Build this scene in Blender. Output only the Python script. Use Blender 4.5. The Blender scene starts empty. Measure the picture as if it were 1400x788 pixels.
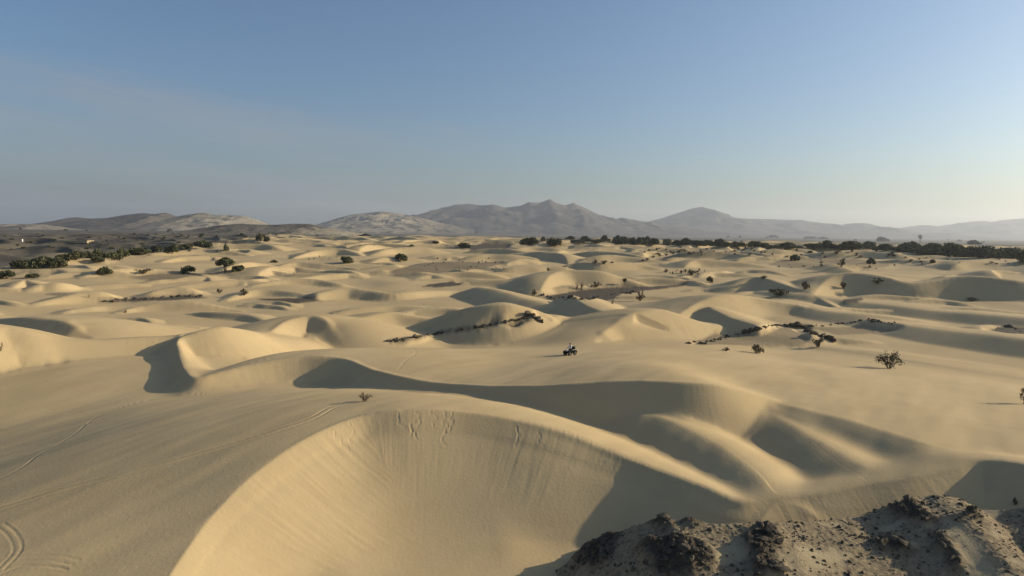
import bpy, bmesh, math, random
import numpy as np
from mathutils import Matrix, Vector

random.seed(7)
RNG = np.random.default_rng(11)
SC = bpy.context.scene
COL = SC.collection

# ------------------------------------------------------------------ camera
CAM_Z = 24.0
F_PX = 933.3                    # focal length in pixels of the 1400 px wide photograph
PITCH = math.atan(77 / F_PX)
ROLL = 0.0125
SUN_AZ = math.radians(13)        # sun stands to the right, this far round towards the far side
SUN_EL = math.radians(17.5)

_f = np.array([0, math.cos(PITCH), -math.sin(PITCH)])
_u0 = np.array([0, math.sin(PITCH), math.cos(PITCH)])
_r0 = np.array([1.0, 0, 0])
_r = _r0 * math.cos(ROLL) + _u0 * math.sin(ROLL)
_u = -_r0 * math.sin(ROLL) + _u0 * math.cos(ROLL)

cam_d = bpy.data.cameras.new('camera')
cam_d.sensor_width = 36.0
cam_d.lens = 36.0 * F_PX / 1400.0
cam_d.clip_start = 0.5
cam_d.clip_end = 60000
cam = bpy.data.objects.new('camera', cam_d)
COL.objects.link(cam)
M = Matrix.Identity(4)
for i in range(3):
    M[i][0] = _r[i]; M[i][1] = _u[i]; M[i][2] = -_f[i]
M[2][3] = CAM_Z
cam.matrix_world = M
SC.camera = cam

# ------------------------------------------------------------------ light
SUN_DIR = Vector((math.cos(SUN_EL) * math.cos(SUN_AZ), math.cos(SUN_EL) * math.sin(SUN_AZ), math.sin(SUN_EL)))
w = bpy.data.worlds.new('World')
SC.world = w
w.use_nodes = True
nt = w.node_tree
nt.nodes.clear()
wo = nt.nodes.new('ShaderNodeOutputWorld')
bg = nt.nodes.new('ShaderNodeBackground')
sky = nt.nodes.new('ShaderNodeTexSky')
sky.sky_type = 'NISHITA'
sky.sun_disc = False
sky.sun_elevation = SUN_EL
sky.sun_rotation = math.pi / 2 - SUN_AZ     # measured clockwise from +Y
sky.altitude = 0
sky.air_density = 1.0
sky.dust_density = 2.2
sky.ozone_density = 1.5
bg.inputs[1].default_value = 0.085
# the sky's own tint, and a thin veil of high cloud over the left
tint = nt.nodes.new('ShaderNodeMix'); tint.data_type = 'RGBA'; tint.blend_type = 'MULTIPLY'; tint.inputs[0].default_value = 1.0
tint.inputs[7].default_value = (0.75, 0.925, 1.12, 1)
nt.links.new(sky.outputs[0], tint.inputs[6])


def wmath(op, a, b=0.0, c=None):
    nd = nt.nodes.new('ShaderNodeMath'); nd.operation = op
    for i, v in enumerate((a, b, c)):
        if v is None:
            continue
        if isinstance(v, (int, float)):
            nd.inputs[i].default_value = v
        else:
            nt.links.new(v, nd.inputs[i])
    return nd.outputs[0]


tc_ = nt.nodes.new('ShaderNodeTexCoord')
sx = nt.nodes.new('ShaderNodeSeparateXYZ'); nt.links.new(tc_.outputs['Generated'], sx.inputs[0])
az = wmath('ARCTAN2', sx.outputs[0], sx.outputs[1]); el = wmath('ARCSINE', sx.outputs[2])
cv = nt.nodes.new('ShaderNodeCombineXYZ')
nt.links.new(wmath('MULTIPLY', az, 3.0), cv.inputs[0]); nt.links.new(wmath('MULTIPLY', wmath('ADD', el, wmath('MULTIPLY', az, 0.10)), 26.0), cv.inputs[1])
cn = nt.nodes.new('ShaderNodeTexNoise'); cn.inputs['Scale'].default_value = 1.0; cn.inputs['Detail'].default_value = 6; cn.inputs['Roughness'].default_value = 0.6
nt.links.new(cv.outputs[0], cn.inputs['Vector'])
edge_ = wmath('ADD', wmath('MULTIPLY', az, -0.075), 0.150)
dist_ = wmath('ADD', wmath('SUBTRACT', edge_, el), wmath('MULTIPLY', wmath('SUBTRACT', cn.outputs[0], 0.5), 0.06))


def wstep(v, a, b):
    nd = nt.nodes.new('ShaderNodeMapRange'); nd.interpolation_type = 'SMOOTHSTEP'
    nt.links.new(v, nd.inputs[0]); nd.inputs[1].default_value = a; nd.inputs[2].default_value = b
    return nd.outputs[0]


veil = wmath('MULTIPLY', wmath('MULTIPLY', wstep(dist_, -0.006, 0.03), wstep(az, 0.15, -0.35)), wmath('ADD', wmath('MULTIPLY', wstep(cn.outputs[0], 0.36, 0.66), 0.40), 0.18))
cm_ = nt.nodes.new('ShaderNodeMix'); cm_.data_type = 'RGBA'
nt.links.new(veil, cm_.inputs[0]); nt.links.new(tint.outputs[2], cm_.inputs[6]); cm_.inputs[7].default_value = (2.6, 2.9, 3.3, 1)
nt.links.new(cm_.outputs[2], bg.inputs[0])
nt.links.new(bg.outputs[0], wo.inputs[0])

sl = bpy.data.lights.new('sun', 'SUN')
sl.energy = 4.6
sl.angle = math.radians(0.6)
sl.color = (1.0, 0.86, 0.64)
so = bpy.data.objects.new('sun', sl)
COL.objects.link(so)
so.rotation_euler = SUN_DIR.to_track_quat('Z', 'Y').to_euler()
so.location = (200, 50, 200)

SC.view_settings.view_transform = 'Standard'
SC.view_settings.look = 'None'
SC.view_settings.gamma = 1.0
SC.view_settings.use_curve_mapping = False
SC.view_settings.exposure = 0.42
SC.cycles.max_bounces = 4
SC.cycles.use_denoising = True

# ------------------------------------------------------------------ helpers: noise, rays
_perm = RNG.permutation(512)
_perm = np.concatenate([_perm, _perm, _perm])
_ga = RNG.uniform(0, 2 * np.pi, 512)
_gx, _gy = np.cos(_ga), np.sin(_ga)


def perlin(x, y):
    xi = np.floor(x).astype(np.int64); yi = np.floor(y).astype(np.int64)
    xf = x - xi; yf = y - yi
    xi &= 511; yi &= 511
    u = xf * xf * xf * (xf * (xf * 6 - 15) + 10)
    v = yf * yf * yf * (yf * (yf * 6 - 15) + 10)

    def g(ix, iy, fx, fy):
        k = _perm[_perm[ix & 511] + (iy & 511)]
        return _gx[k] * fx + _gy[k] * fy
    a = g(xi, yi, xf, yf); b = g(xi + 1, yi, xf - 1, yf)
    c = g(xi, yi + 1, xf, yf - 1); d = g(xi + 1, yi + 1, xf - 1, yf - 1)
    return ((a + u * (b - a)) + v * ((c + u * (d - c)) - (a + u * (b - a)))) * 1.5


def fbm(x, y, o=4, lac=2.03, gain=0.5):
    s = 0; a = 1.0; n = 0
    for i in range(o):
        s = s + a * perlin(x + 17.3 * i, y - 9.7 * i); n += a
        x = x * lac; y = y * lac; a *= gain
    return s / n


def ridged(x, y, o=5):
    s = 0; a = 1.0; n = 0
    for i in range(o):
        s = s + a * (1 - 2 * np.abs(perlin(x + 31.1 * i, y + 5.3 * i))); n += a
        x = x * 2.07; y = y * 2.07; a *= 0.5
    return s / n


def sstep(a, b, x):
    t = np.clip((x - a) / (b - a), 0, 1)
    return t * t * (3 - 2 * t)


def ray(px, py):
    xc = (px - 700.0) / F_PX; yc = (394.0 - py) / F_PX
    d = xc * _r + yc * _u + _f
    return d


def to_px(p):
    q = np.array(p, float) - np.array([0, 0, CAM_Z])
    z = q @ _f
    return 700 + F_PX * (q @ _r) / z, 394 - F_PX * (q @ _u) / z


# ------------------------------------------------------------------ ground level without dunes
def gauss(x, y, cx, cy, sx, sy, rot=0.0):
    c, s = math.cos(rot), math.sin(rot)
    dx = x - cx; dy = y - cy
    a = (dx * c + dy * s) / sx; b = (-dx * s + dy * c) / sy
    return np.exp(-0.5 * (a * a + b * b))


def base(x, y):
    r = np.hypot(x, y)
    z = 11.0 * sstep(90, 520, r) - 9.0 * sstep(1000, 3200, r)
    left = sstep(-0.12, -0.42, x / np.maximum(y, 1.0)) * (y > 0)
    # the foreground sinks away to the left of the big dune
    z = z - 3.0 * sstep(18, 75, -x) * sstep(100, 62, y) * (y > 0)
    z = z + left * 7.0 * sstep(700, 2600, r)
    return z


_TS = np.concatenate([np.geomspace(15, 4000, 1500)])


def hit_level(px, py, h):
    """where the pixel's ray meets the ground level plus h"""
    d = ray(px, py)
    X = d[0] * _TS; Y = d[1] * _TS; Z = CAM_Z + d[2] * _TS
    f = Z - base(X, Y) - h
    k = np.argmax(f < 0)
    if f[k] >= 0:
        k = len(_TS) - 1
    if k == 0:
        return X[0], Y[0]
    t = f[k - 1] / (f[k - 1] - f[k])
    T = _TS[k - 1] + t * (_TS[k] - _TS[k - 1])
    return d[0] * T, d[1] * T


def h_from_dy(px, py, dy, slip):
    lo, hi = 0.02, 16.0
    for _ in range(26):
        h = 0.5 * (lo + hi)
        x, y = hit_level(px, py, h)
        r = math.hypot(x, y); k = max(r - h / slip, 5) / r
        xt, yt = x * k, y * k
        _, yy = to_px((xt, yt, float(base(np.array(xt), np.array(yt)))))
        if yy - py > dy:
            hi = h
        else:
            lo = h
    return h


def catmull(P, n=7):
    P = np.array(P, float)
    Q = np.vstack([2 * P[0] - P[1], P, 2 * P[-1] - P[-2]])
    out = []
    for i in range(1, len(Q) - 2):
        p0, p1, p2, p3 = Q[i - 1], Q[i], Q[i + 1], Q[i + 2]
        for t in np.linspace(0, 1, n, endpoint=False):
            out.append(0.5 * ((2 * p1) + (-p0 + p2) * t + (2 * p0 - 5 * p1 + 4 * p2 - p3) * t * t
                              + (-p0 + 3 * p1 - 3 * p2 + p3) * t ** 3))
    out.append(P[-1])
    return np.array(out)


def polydist(x, y, C):
    """distance to a polyline, side (+ right of travel), length along it, value of its third column at the nearest point"""
    best = np.full(x.shape, 1e12, np.float32); side = np.zeros_like(best); val = np.zeros_like(best); sarc = np.zeros_like(best)
    seglen = np.hypot(np.diff(C[:, 0]), np.diff(C[:, 1]))
    cum = np.concatenate([[0], np.cumsum(seglen)])
    for i in range(len(C) - 1):
        ax, ay = C[i, 0], C[i, 1]; bx, by = C[i + 1, 0] - ax, C[i + 1, 1] - ay
        L2 = bx * bx + by * by + 1e-12
        qx = x - np.float32(ax); qy = y - np.float32(ay)
        t = np.clip((qx * np.float32(bx / L2) + qy * np.float32(by / L2)), 0, 1)
        dx = qx - t * np.float32(bx); dy = qy - t * np.float32(by)
        d2 = dx * dx + dy * dy
        m = d2 < best
        best = np.where(m, d2, best)
        side = np.where(m, np.sign(qx * np.float32(by) - qy * np.float32(bx)), side)
        sarc = np.where(m, np.float32(cum[i]) + t * np.float32(seglen[i]), sarc)
        val = np.where(m, np.float32(C[i, 2]) + t * np.float32(C[i + 1, 2] - C[i, 2]), val)
    return np.sqrt(best), side, sarc, val


def dune_height(x, y, C, slip, e, side):
    """height of one dune: the highest of the slip cones below its crest on the lee, of the wind-side swells behind it"""
    x = x.astype(np.float32); y = y.astype(np.float32)
    best = np.full(x.shape, 1e12, np.float32); W = np.zeros_like(best); sarc = np.zeros_like(best); hn = np.zeros_like(best)
    lv = np.full(x.shape, -1e6, np.float32); wv = np.zeros_like(best); ws = np.full(x.shape, 1e-30, np.float32)
    seglen = np.hypot(np.diff(C[:, 0]), np.diff(C[:, 1]))
    cum = np.concatenate([[0], np.cumsum(seglen)])
    n = len(C) - 1
    f = np.float32
    for i in range(n):
        ax, ay = C[i, 0], C[i, 1]; bx, by = C[i + 1, 0] - ax, C[i + 1, 1] - ay
        L2 = bx * bx + by * by + 1e-9
        qx = x - f(ax); qy = y - f(ay)
        tr = qx * f(bx / L2) + qy * f(by / L2)
        t = np.clip(tr, 0, 1)
        dx = qx - t * f(bx); dy = qy - t * f(by)
        d2 = dx * dx + dy * dy
        d = np.sqrt(d2)
        h = f(C[i, 2]) + t * f(C[i + 1, 2] - C[i, 2])
        L = f(C[i, 3]) + t * f(C[i + 1, 3] - C[i, 3])
        g = min(max((C[i + 1, 2] - C[i, 2]) / math.sqrt(L2), -0.9 * slip), 0.9 * slip)
        cr = (qx * f(by) - qy * f(bx)) * f(side)
        t2 = np.clip(tr + np.abs(cr) * f(g / math.sqrt(slip * slip - g * g) / L2), 0, 1)
        ex = qx - t2 * f(bx); ey = qy - t2 * f(by)
        np.maximum(lv, f(C[i, 2]) + t2 * f(C[i + 1, 2] - C[i, 2]) - f(slip) * (np.sqrt(ex * ex + ey * ey + f(e * e)) - f(e)), out=lv)
        q = d / L
        m = d2 < best
        wgt = 1 / (d2 + f(0.02)); wgt *= wgt; wgt *= wgt; wgt *= f(seglen[i])
        wv += wgt * (h * (0.5 + 0.5 * np.cos(f(np.pi) * np.clip(q, 0, 1))) - 0.5 * np.clip(q - 1, 0, 9)); ws += wgt
        hn = np.where(m, h, hn)
        best = np.where(m, d2, best)
        if i == 0 or i == n - 1:
            cap = (t <= 0) if i == 0 else (t >= 1)
            u = np.clip(cr / np.sqrt(f(L2) * (d2 + f(1e-9))) / 1.8 + 0.5, 0, 1)
            w_ = np.where(cap, u * u * (3 - 2 * u), (cr > 0).astype(f))
        else:
            w_ = (cr > 0).astype(f)
        W = np.where(m, w_, W)
        sarc = np.where(m, f(cum[i]) + t * f(seglen[i]), sarc)
    return lv, wv / ws, W, np.sqrt(best), sarc, hn


DUNES = []      # (polyline x,y,h ; windward factor ; slip ; rounding ; side)
RIDGES = []


def dune(pts, k=8.0, slip=0.6, e=0.25, side=1, lmin=4.0, streak=1.0, n=6, cut=0):
    """crest traced left to right, points (px, py, visible drop) or (px, py, 0, height[, wind-side length]);
    side=1: the slip face lies on the right of travel (towards the camera)"""
    P = []
    for p in pts:
        if p[2] == 'D':                                  # traced with its distance in front of the camera
            d = ray(p[0], p[1]); t = p[3] / d[1]
            x, y = d[0] * t, p[3]
            h = max(CAM_Z + d[2] * t - float(base(np.array(x), np.array(y))), 0.05)
        else:
            h = p[3] if len(p) >= 4 else h_from_dy(p[0], p[1], max(p[2], 0.3), slip)
            x, y = hit_level(p[0], p[1], h)
        P.append((x, y, h, p[4] if len(p) == 5 else max(k * h, lmin)))
    C = catmull(P, n)
    C[:, 2] = np.maximum(C[:, 2], 0.02); C[:, 3] = np.maximum(C[:, 3], 1.0)
    DUNES.append((C, slip, e, side, streak, cut))


def soft(pts, k=6.0, slip=0.36, e=1.5, side=1, n=5):
    dune(pts, k, slip, e, side, 4.0, 0.0, n)


def dune_xy(P, k=8.0, slip=0.6, e=0.3, side=1, lmin=4.0):
    C = catmull([(a, b, h, max(k * h, lmin)) for a, b, h in P], 3)
    C[:, 2] = np.maximum(C[:, 2], 0.02); C[:, 3] = np.maximum(C[:, 3], lmin)
    DUNES.append((C, slip, e, side, 0.0, 0))


def barchans(n, rmin, rmax, amax, seed, wr=(9, 24), hr=(0.10, 0.17), gap=1.1, hornr=(0.2, 0.7)):
    """the crowd of small crescent dunes farther out: blown towards the camera, kept clear of the traced ones"""
    g = np.random.default_rng(seed)
    keep = np.vstack([C[:, :2] for C, *_ in DUNES])
    for _ in range(n):
        r = math.sqrt(g.uniform(rmin ** 2, rmax ** 2)); t = math.radians(g.uniform(-amax, amax))
        x, y = r * math.sin(t), r * math.cos(t)
        w = g.uniform(*wr) * (0.75 + r / 900)
        h = w * g.uniform(*hr)
        if np.min(np.hypot(keep[:, 0] - x, keep[:, 1] - y)) < w * gap:
            continue
        a = math.radians(g.normal(8, 22)); wx, wy = math.sin(a), -math.cos(a)
        px_, py_ = -wy, wx
        horn = g.uniform(*hornr); sk = g.uniform(-0.35, 0.35)
        P = []
        for u in np.linspace(-1, 1, 7):
            f = (u * u * horn + u * sk) * w + g.normal(0, 0.03) * w
            P.append((x - px_ * u * w + wx * f, y - py_ * u * w + wy * f, h * max(1 - u * u, 0.0) ** 0.75 + 0.02))
        if P[0][0] > P[-1][0]:
            P = P[::-1]
        dune_xy(P, k=g.uniform(6, 10))


def ridge(pts, wl, wr, p=1.0):
    """an additive ridge; pts (px,py,level above ground for tracing,height)"""
    P = []
    for q in pts:
        x, y = hit_level(q[0], q[1], q[2])
        P.append((x, y, q[3]))
    RIDGES.append((catmull(P), wl, wr, p))

# ------------------------------------------------------------------ the dunes, traced crest by crest
# big foreground dune: crest climbs from the bottom left, arches over and drops to the right
dune([(150, 900, 0, 1.6, 60), (205, 830, 0, 2.4, 80), (240, 772, 0, 3.2, 100), (290, 705, 0, 4.3, 120), (345, 650, 0, 5.5, 120), (420, 598, 0, 6.7, 108), (490, 568, 0, 7.4, 82),
      (560, 558, 0, 7.8, 56), (640, 564, 0, 7.4, 42), (740, 585, 0, 6.5, 30), (850, 626, 0, 4.8, 20), (950, 668, 0, 3.8, 14), (1010, 690, 0, 3.3, 12),
      (1060, 684, 0, 3.5, 12), (1120, 677, 0, 3.8, 13), (1180, 665, 0, 4.3, 15), (1240, 655, 0, 4.8, 17), (1300, 643, 0, 5.3, 22), (1345, 632, 0, 5.8, 26), (1410, 640, 0, 6.1, 26), (1520, 660, 0, 6.2, 20)],
     e=0.12, n=18, cut=50, streak=1.35)
# the long shaded crest behind it, the nose on its left and the bowl beyond the nose
dune([(-140, 425, 'D', 95), (-60, 436, 'D', 98), (0, 446, 'D', 101), (40, 453, 'D', 102), (80, 463, 'D', 103), (130, 465, 'D', 105), (190, 462, 'D', 108), (236, 461, 'D', 110), (270, 456, 'D', 112), (310, 452, 'D', 114)], k=4.5, e=0.25)
dune([(262, 457, 0, 5.4, 4), (244, 464, 0, 5.9, 4),
      (243, 474, 0, 5.5, 5), (246, 490, 0, 5.1, 9), (254, 506, 0, 4.8, 14), (268, 515, 0, 4.7, 22), (300, 508, 0, 5.0, 36), (345, 498, 0, 5.4, 42), (390, 490, 0, 5.8, 50), (435, 486, 0, 6.1, 58),
      (475, 489, 0, 6.1, 64), (510, 502, 0, 5.9, 75), (560, 514, 0, 5.7, 95), (640, 525, 0, 5.7, 118), (740, 527, 0, 6.6, 130), (850, 522, 0, 7.6, 120), (960, 525, 0, 7.9, 110),
      (1040, 541, 0, 6.4, 90), (1090, 556, 0, 4.8, 60)], k=13, e=0.2, n=14, slip=0.76, streak=0.5)
soft([(1010, 537, 0, 5.6), (1050, 546, 0, 5.8), (1160, 574, 0, 5.6), (1250, 603, 0, 5.2), (1320, 625, 0, 4.9)], k=16, e=1.7, slip=0.42)
# the broad low back between the left slip face and the foreground dune
dune_xy([(-110, 72, 4.0), (-86, 80, 3.7), (-70, 90, 3.6), (-58, 97, 3.9), (-47, 98, 3.8), (-40, 94, 3.0)], k=9, slip=0.1, e=2.0)
# ridges running down from it towards the camera
soft([(790, 550, 0, 3.2), (835, 553, 0, 4.6), (885, 563, 0, 5.2), (940, 585, 0, 5.0), (990, 612, 0, 4.6), (1035, 650, 0, 4.0), (1060, 682, 0, 3.4)], k=3.2, e=1.3, slip=0.43, n=8)
soft([(960, 563, 0, 3.6), (985, 557, 0, 4.6), (1020, 551, 0, 5.3), (1060, 566, 0, 5.2), (1110, 597, 0, 4.8), (1150, 620, 0, 4.5), (1200, 648, 0, 4.3)], k=3.4, e=1.4, slip=0.40, n=8)
# lit bowl behind the nose
dune([(241, 472, 'D', 105, 3), (252, 460, 'D', 108, 4), (300, 448, 'D', 112, 22), (345, 455, 'D', 116), (372, 469, 'D', 118)], k=6)
# small double bowl
dune([(370, 452, 0, 4.6), (390, 438, 0, 5.4), (420, 431, 0, 5.8), (440, 433, 0, 5.7), (450, 440, 0, 5.0)], k=6)
# bowl with the stony rim
dune([(462, 450, 'D', 137), (488, 436, 'D', 146), (530, 427, 'D', 153), (565, 433, 'D', 153), (592, 436, 'D', 152), (615, 428, 'D', 152), (645, 420, 'D', 149), (690, 416, 'D', 148), (730, 424, 'D', 150), (757, 435, 'D', 152)], k=6)
# bowls right of the quad
dune([(824, 455, 'D', 138), (836, 447, 'D', 142), (852, 435, 'D', 146), (880, 427, 'D', 150), (910, 426, 'D', 153), (945, 436, 'D', 154), (975, 444, 'D', 155)], k=8)
soft([(971, 418, 'D', 174), (985, 424, 'D', 168), (1005, 434, 'D', 160), (1040, 446, 'D', 150), (1080, 452, 'D', 146)], k=5, e=0.6, slip=0.5)
dune([(925, 432, 'D', 168), (938, 422, 'D', 174), (955, 412, 'D', 180), (985, 404, 'D', 186), (1030, 408, 'D', 191), (1080, 418, 'D', 190), (1130, 430, 'D', 184)], k=8)
# soft swells on the right
soft([(1040, 398, 0, 1.0), (1090, 405, 0, 1.3), (1150, 409, 0, 1.6), (1200, 414, 0, 1.7), (1280, 423, 0, 1.8), (1400, 434, 0, 2.0), (1500, 442, 0, 1.8)], k=16, slip=0.28)
soft([(1060, 412, 0, 1.0), (1110, 424, 0, 1.6), (1160, 430, 0, 1.8), (1210, 434, 0, 1.5), (1250, 440, 0, 0.8)], k=14, slip=0.28)
soft([(1190, 440, 0, 1.2), (1230, 444, 0, 1.8), (1280, 449, 0, 2.2), (1340, 456, 0, 2.3), (1420, 466, 0, 2.3), (1500, 476, 0, 2.0)], k=14, slip=0.28)
soft([(1120, 474, 0, 0.6), (1200, 484, 0, 1.2), (1300, 500, 0, 1.4), (1420, 520, 0, 1.2)], k=14, slip=0.15)
# spurs left of them
soft([(780, 402, 0, 4.6), (800, 416, 0, 5.2), (830, 429, 0, 4.8), (855, 444, 0, 3.4)], k=5, e=0.8, slip=0.5)
soft([(655, 392, 0, 3.0), (690, 399, 0, 3.6), (720, 408, 0, 3.4), (760, 420, 0, 2.4)], k=6)
dune([(738, 396, 8), (752, 376, 22), (775, 369, 26), (820, 371, 24), (850, 380, 14), (880, 390, 5)], k=6)
dune([(772, 368, 2), (786, 361, 9), (820, 361, 11), (870, 361, 9), (900, 367, 3)], k=6)
dune([(1110, 408, 6), (1125, 386, 22), (1150, 374, 32), (1200, 376, 32), (1245, 385, 25), (1285, 383, 27), (1330, 377, 34), (1400, 384, 30), (1470, 392, 20)], k=6)
dune([(1000, 390, 10), (1030, 379, 20), (1060, 385, 18), (1100, 400, 10), (1140, 418, 4)], k=6)
# left middle ground
dune([(-60, 443, 'D', 136), (0, 437, 'D', 132), (36, 436, 'D', 129), (66, 438, 'D', 127), (90, 441, 'D', 125), (106, 447, 'D', 123)], k=7)
dune([(18, 396, 3), (32, 382, 12), (45, 386, 9), (58, 393, 4)], k=6)
dune([(45, 398, 3), (60, 391, 9), (80, 388, 12), (98, 389, 9), (110, 395, 2)], k=6)
dune([(50, 416, 3), (80, 407, 9), (108, 399, 15), (135, 398, 15), (155, 404, 8), (170, 408, 2)], k=6)
dune([(-30, 408, 6), (0, 412, 5), (20, 417, 3), (45, 419, 1)], k=6)
dune([(165, 426, 3), (190, 418, 8), (220, 412, 13), (255, 411, 14), (285, 415, 10), (315, 421, 4), (335, 425, 1)], k=6)
dune([(195, 405, 4), (215, 397, 10), (240, 394, 12), (262, 397, 9), (276, 403, 2)], k=6)
dune([(310, 408, 3), (340, 398, 8), (370, 396, 9), (405, 401, 6), (425, 406, 2)], k=6)
dune([(410, 412, 3), (440, 401, 10), (475, 394, 15), (500, 396, 14), (540, 401, 11), (590, 398, 9), (625, 397, 7), (655, 400, 3)], k=6)
dune([(345, 392, 2), (390, 384, 7), (430, 382, 9), (462, 387, 6), (480, 392, 1)], k=6)
dune([(375, 366, 2), (405, 358, 8), (440, 359, 8), (470, 364, 4), (490, 369, 1)], k=6)
dune([(402, 352, 2), (430, 342, 8), (460, 340, 9), (482, 344, 6), (495, 350, 1)], k=6)
# and the crowd behind
barchans(150, 150, 340, 44, 9, (9, 20), (0.075, 0.13), 0.62, (0.1, 0.55))
barchans(620, 300, 950, 46, 5)

# ------------------------------------------------------------------ the height field
def smax(a, b, k):
    h = np.clip(0.5 + 0.5 * (a - b) / k, 0, 1)
    return b + (a - b) * h + k * h * (1 - h)


def terrain(x, y):
    B = base(x, y)
    r = np.hypot(x, y)
    V = np.zeros_like(x)
    lee_s = np.zeros_like(x); lee_d = np.zeros_like(x); lee_m = np.zeros_like(x)
    CAP = np.full_like(x, 1e6); BD = np.full_like(x, 9.0)
    for C, slip, e, side, streak, cut in DUNES:
        hm = C[:, 2].max()
        R = max(C[:, 3].max(), hm / slip + e) * 1.05 + 1.5
        x0, x1 = C[:, 0].min() - R, C[:, 0].max() + R
        y0, y1 = C[:, 1].min() - R, C[:, 1].max() + R
        I = np.nonzero((x > x0) & (x < x1) & (y > y0) & (y < y1))
        if len(I[0]) == 0:
            continue
        lv, wv, W, d, sa, hn = dune_height(x[I], y[I], C, slip, e, side)
        kk = np.clip(0.0875 * hm, 0.06, 0.7)
        wv = wv - kk * sstep(0.15 * hm, 0.0, wv)
        v = wv + (lv - wv) * W
        v = np.minimum(v, CAP[I])
        old = V[I]
        V[I] = np.where(v < old - kk, old, smax(v, old, kk))
        lee = W > 0.6
        if cut:
            CAP[I] = np.minimum(CAP[I], np.where(W > 0.5, lv, hn + 0.3 * d + 4 * (d > cut)))
        up = v > old
        on = lee & up & (lv > 0)
        m = lee_m[I]; m[up] = 0; m[on] = streak * np.clip(lv[on] / 0.6, 0, 1); lee_m[I] = m
        a = lee_s[I]; a[on] = sa[on] + hm * 37; lee_s[I] = a
        a = lee_d[I]; a[on] = d[on]; lee_d[I] = a
        a = BD[I]; a[up] = d[up]; BD[I] = a
    for C, wl, wr, p in RIDGES:
        R = 3 * max(wl, wr)
        I = np.nonzero((x > C[:, 0].min() - R) & (x < C[:, 0].max() + R) & (y > C[:, 1].min() - R) & (y < C[:, 1].max() + R))
        if len(I[0]) == 0:
            continue
        d, sd, sa, att = polydist(x[I], y[I], C)
        wdt = np.where(sd > 0, wr, wl)
        V[I] += att * np.exp(-np.power(d / wdt, 2 * p))
    # streaks left by sand sliding down the lee faces
    st = perlin(lee_s / 0.6, lee_d / 8.0) + 0.8 * perlin(lee_s / 0.27, lee_d / 3.5) + 0.5 * np.abs(perlin(lee_s / 0.9 + 7, lee_d / 2.2))
    STK = lee_m * 0.013 * st * np.clip(r / 60, 0.6, 2.5) * sstep(-0.6, 0.6, perlin(x / 9, y / 9)) * np.clip(lee_d / 0.5, 0, 1)
    # broad undulation of the wind-worn surfaces
    lowv = np.clip(0.35 + V / 5, 0, 1)
    u1 = fbm(x / 34 + 3, y / 34, 2) * 0.55
    u2 = fbm((0.8 * x - 0.6 * y) / 7, (0.6 * x + 0.8 * y) / 24, 3) * 0.20
    UND = (u1 * (lowv + 1.8 * sstep(100, 260, r)) + u2 * lowv * (0.4 + 0.6 * sstep(140, 80, r))) * sstep(2500, 1800, r) * np.clip(r / 30, 0.3, 1)
    return B, V, lee_m, STK, UND, BD


def boxblur(A, n, ax):
    c = np.cumsum(np.insert(np.pad(A, [(n, n) if i == ax else (0, 0) for i in (0, 1)], mode='edge'), 0, 0, axis=ax), axis=ax)
    k = 2 * n + 1
    return ((c[k:] - c[:-k]) if ax == 0 else (c[:, k:] - c[:, :-k])) / k


# polar grid: fine inside the field of view, coarse all round
th_in = np.linspace(-42, 42, 1250)
th_out = np.concatenate([np.linspace(44, 180, 60)])
TH = np.radians(np.concatenate([-th_out[::-1][1:], th_in, th_out]))
rr = [16.0]
while rr[-1] < 14000:
    r0 = rr[-1]
    rr.append(r0 + max(0.05, min(r0 * r0 / (CAM_Z * F_PX) * 1.1, r0 * 0.005 if r0 < 1300 else r0 * 0.03)))
RR = np.array([0.5, 4, 8, 12] + rr)
GT, GR = np.meshgrid(TH, RR)
GX = GR * np.sin(GT); GY = GR * np.cos(GT)
GB, GV, GL, GS, GU, BD = [a.reshape(GX.shape) for a in terrain(GX.ravel(), GY.ravel())]


def blur(A, nx, ny, k=3):
    for _ in range(k):
        A = boxblur(boxblur(A, nx, 1), ny, 0)
    return A


# blown sand rounds off the creases inside a hollow and the broad wind-side backs; the brinks stay sharp
for r0, r1, nx, ny in ((30, 85, 20, 11), (85, 150, 7, 4)):
    i0, i1 = np.searchsorted(RR, (r0, r1))
    m = sstep(0.85, 1.0, blur((GL[i0:i1] > 0.9).astype(float), nx, ny, 2))
    A = GV[i0:i1]
    A = A + (blur(A, nx, ny) - A) * m
    m = sstep(0.4, 1.6, BD[i0:i1]) * (1 - GL[i0:i1])
    m = blur(m, 2, 1, 2)
    GV[i0:i1] = A + (blur(A, 6, 3) - A) * m
m = np.clip(1.6 * gauss(GX, GY, -6, 48, 5.5, 6.5), 0, 1)
GV = GV + (blur(GV, 34, 20) - GV) * sstep(0.15, 1.0, m)
GZ = GB + GV + GS + GU * (1 - 0.8 * blur(np.clip(GL, 0, 1), 2, 2, 2))


def ground(x, y):
    """height of the built ground under a point"""
    t = math.atan2(x, y); r = math.hypot(x, y)
    j = min(max(np.searchsorted(TH, t) - 1, 0), len(TH) - 2)
    i = min(max(np.searchsorted(RR, r) - 1, 0), len(RR) - 2)
    a = (t - TH[j]) / (TH[j + 1] - TH[j]); b = (r - RR[i]) / (RR[i + 1] - RR[i])
    a = min(max(a, 0), 1); b = min(max(b, 0), 1)
    return float((GZ[i, j] * (1 - a) + GZ[i, j + 1] * a) * (1 - b) + (GZ[i + 1, j] * (1 - a) + GZ[i + 1, j + 1] * a) * b)


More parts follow.
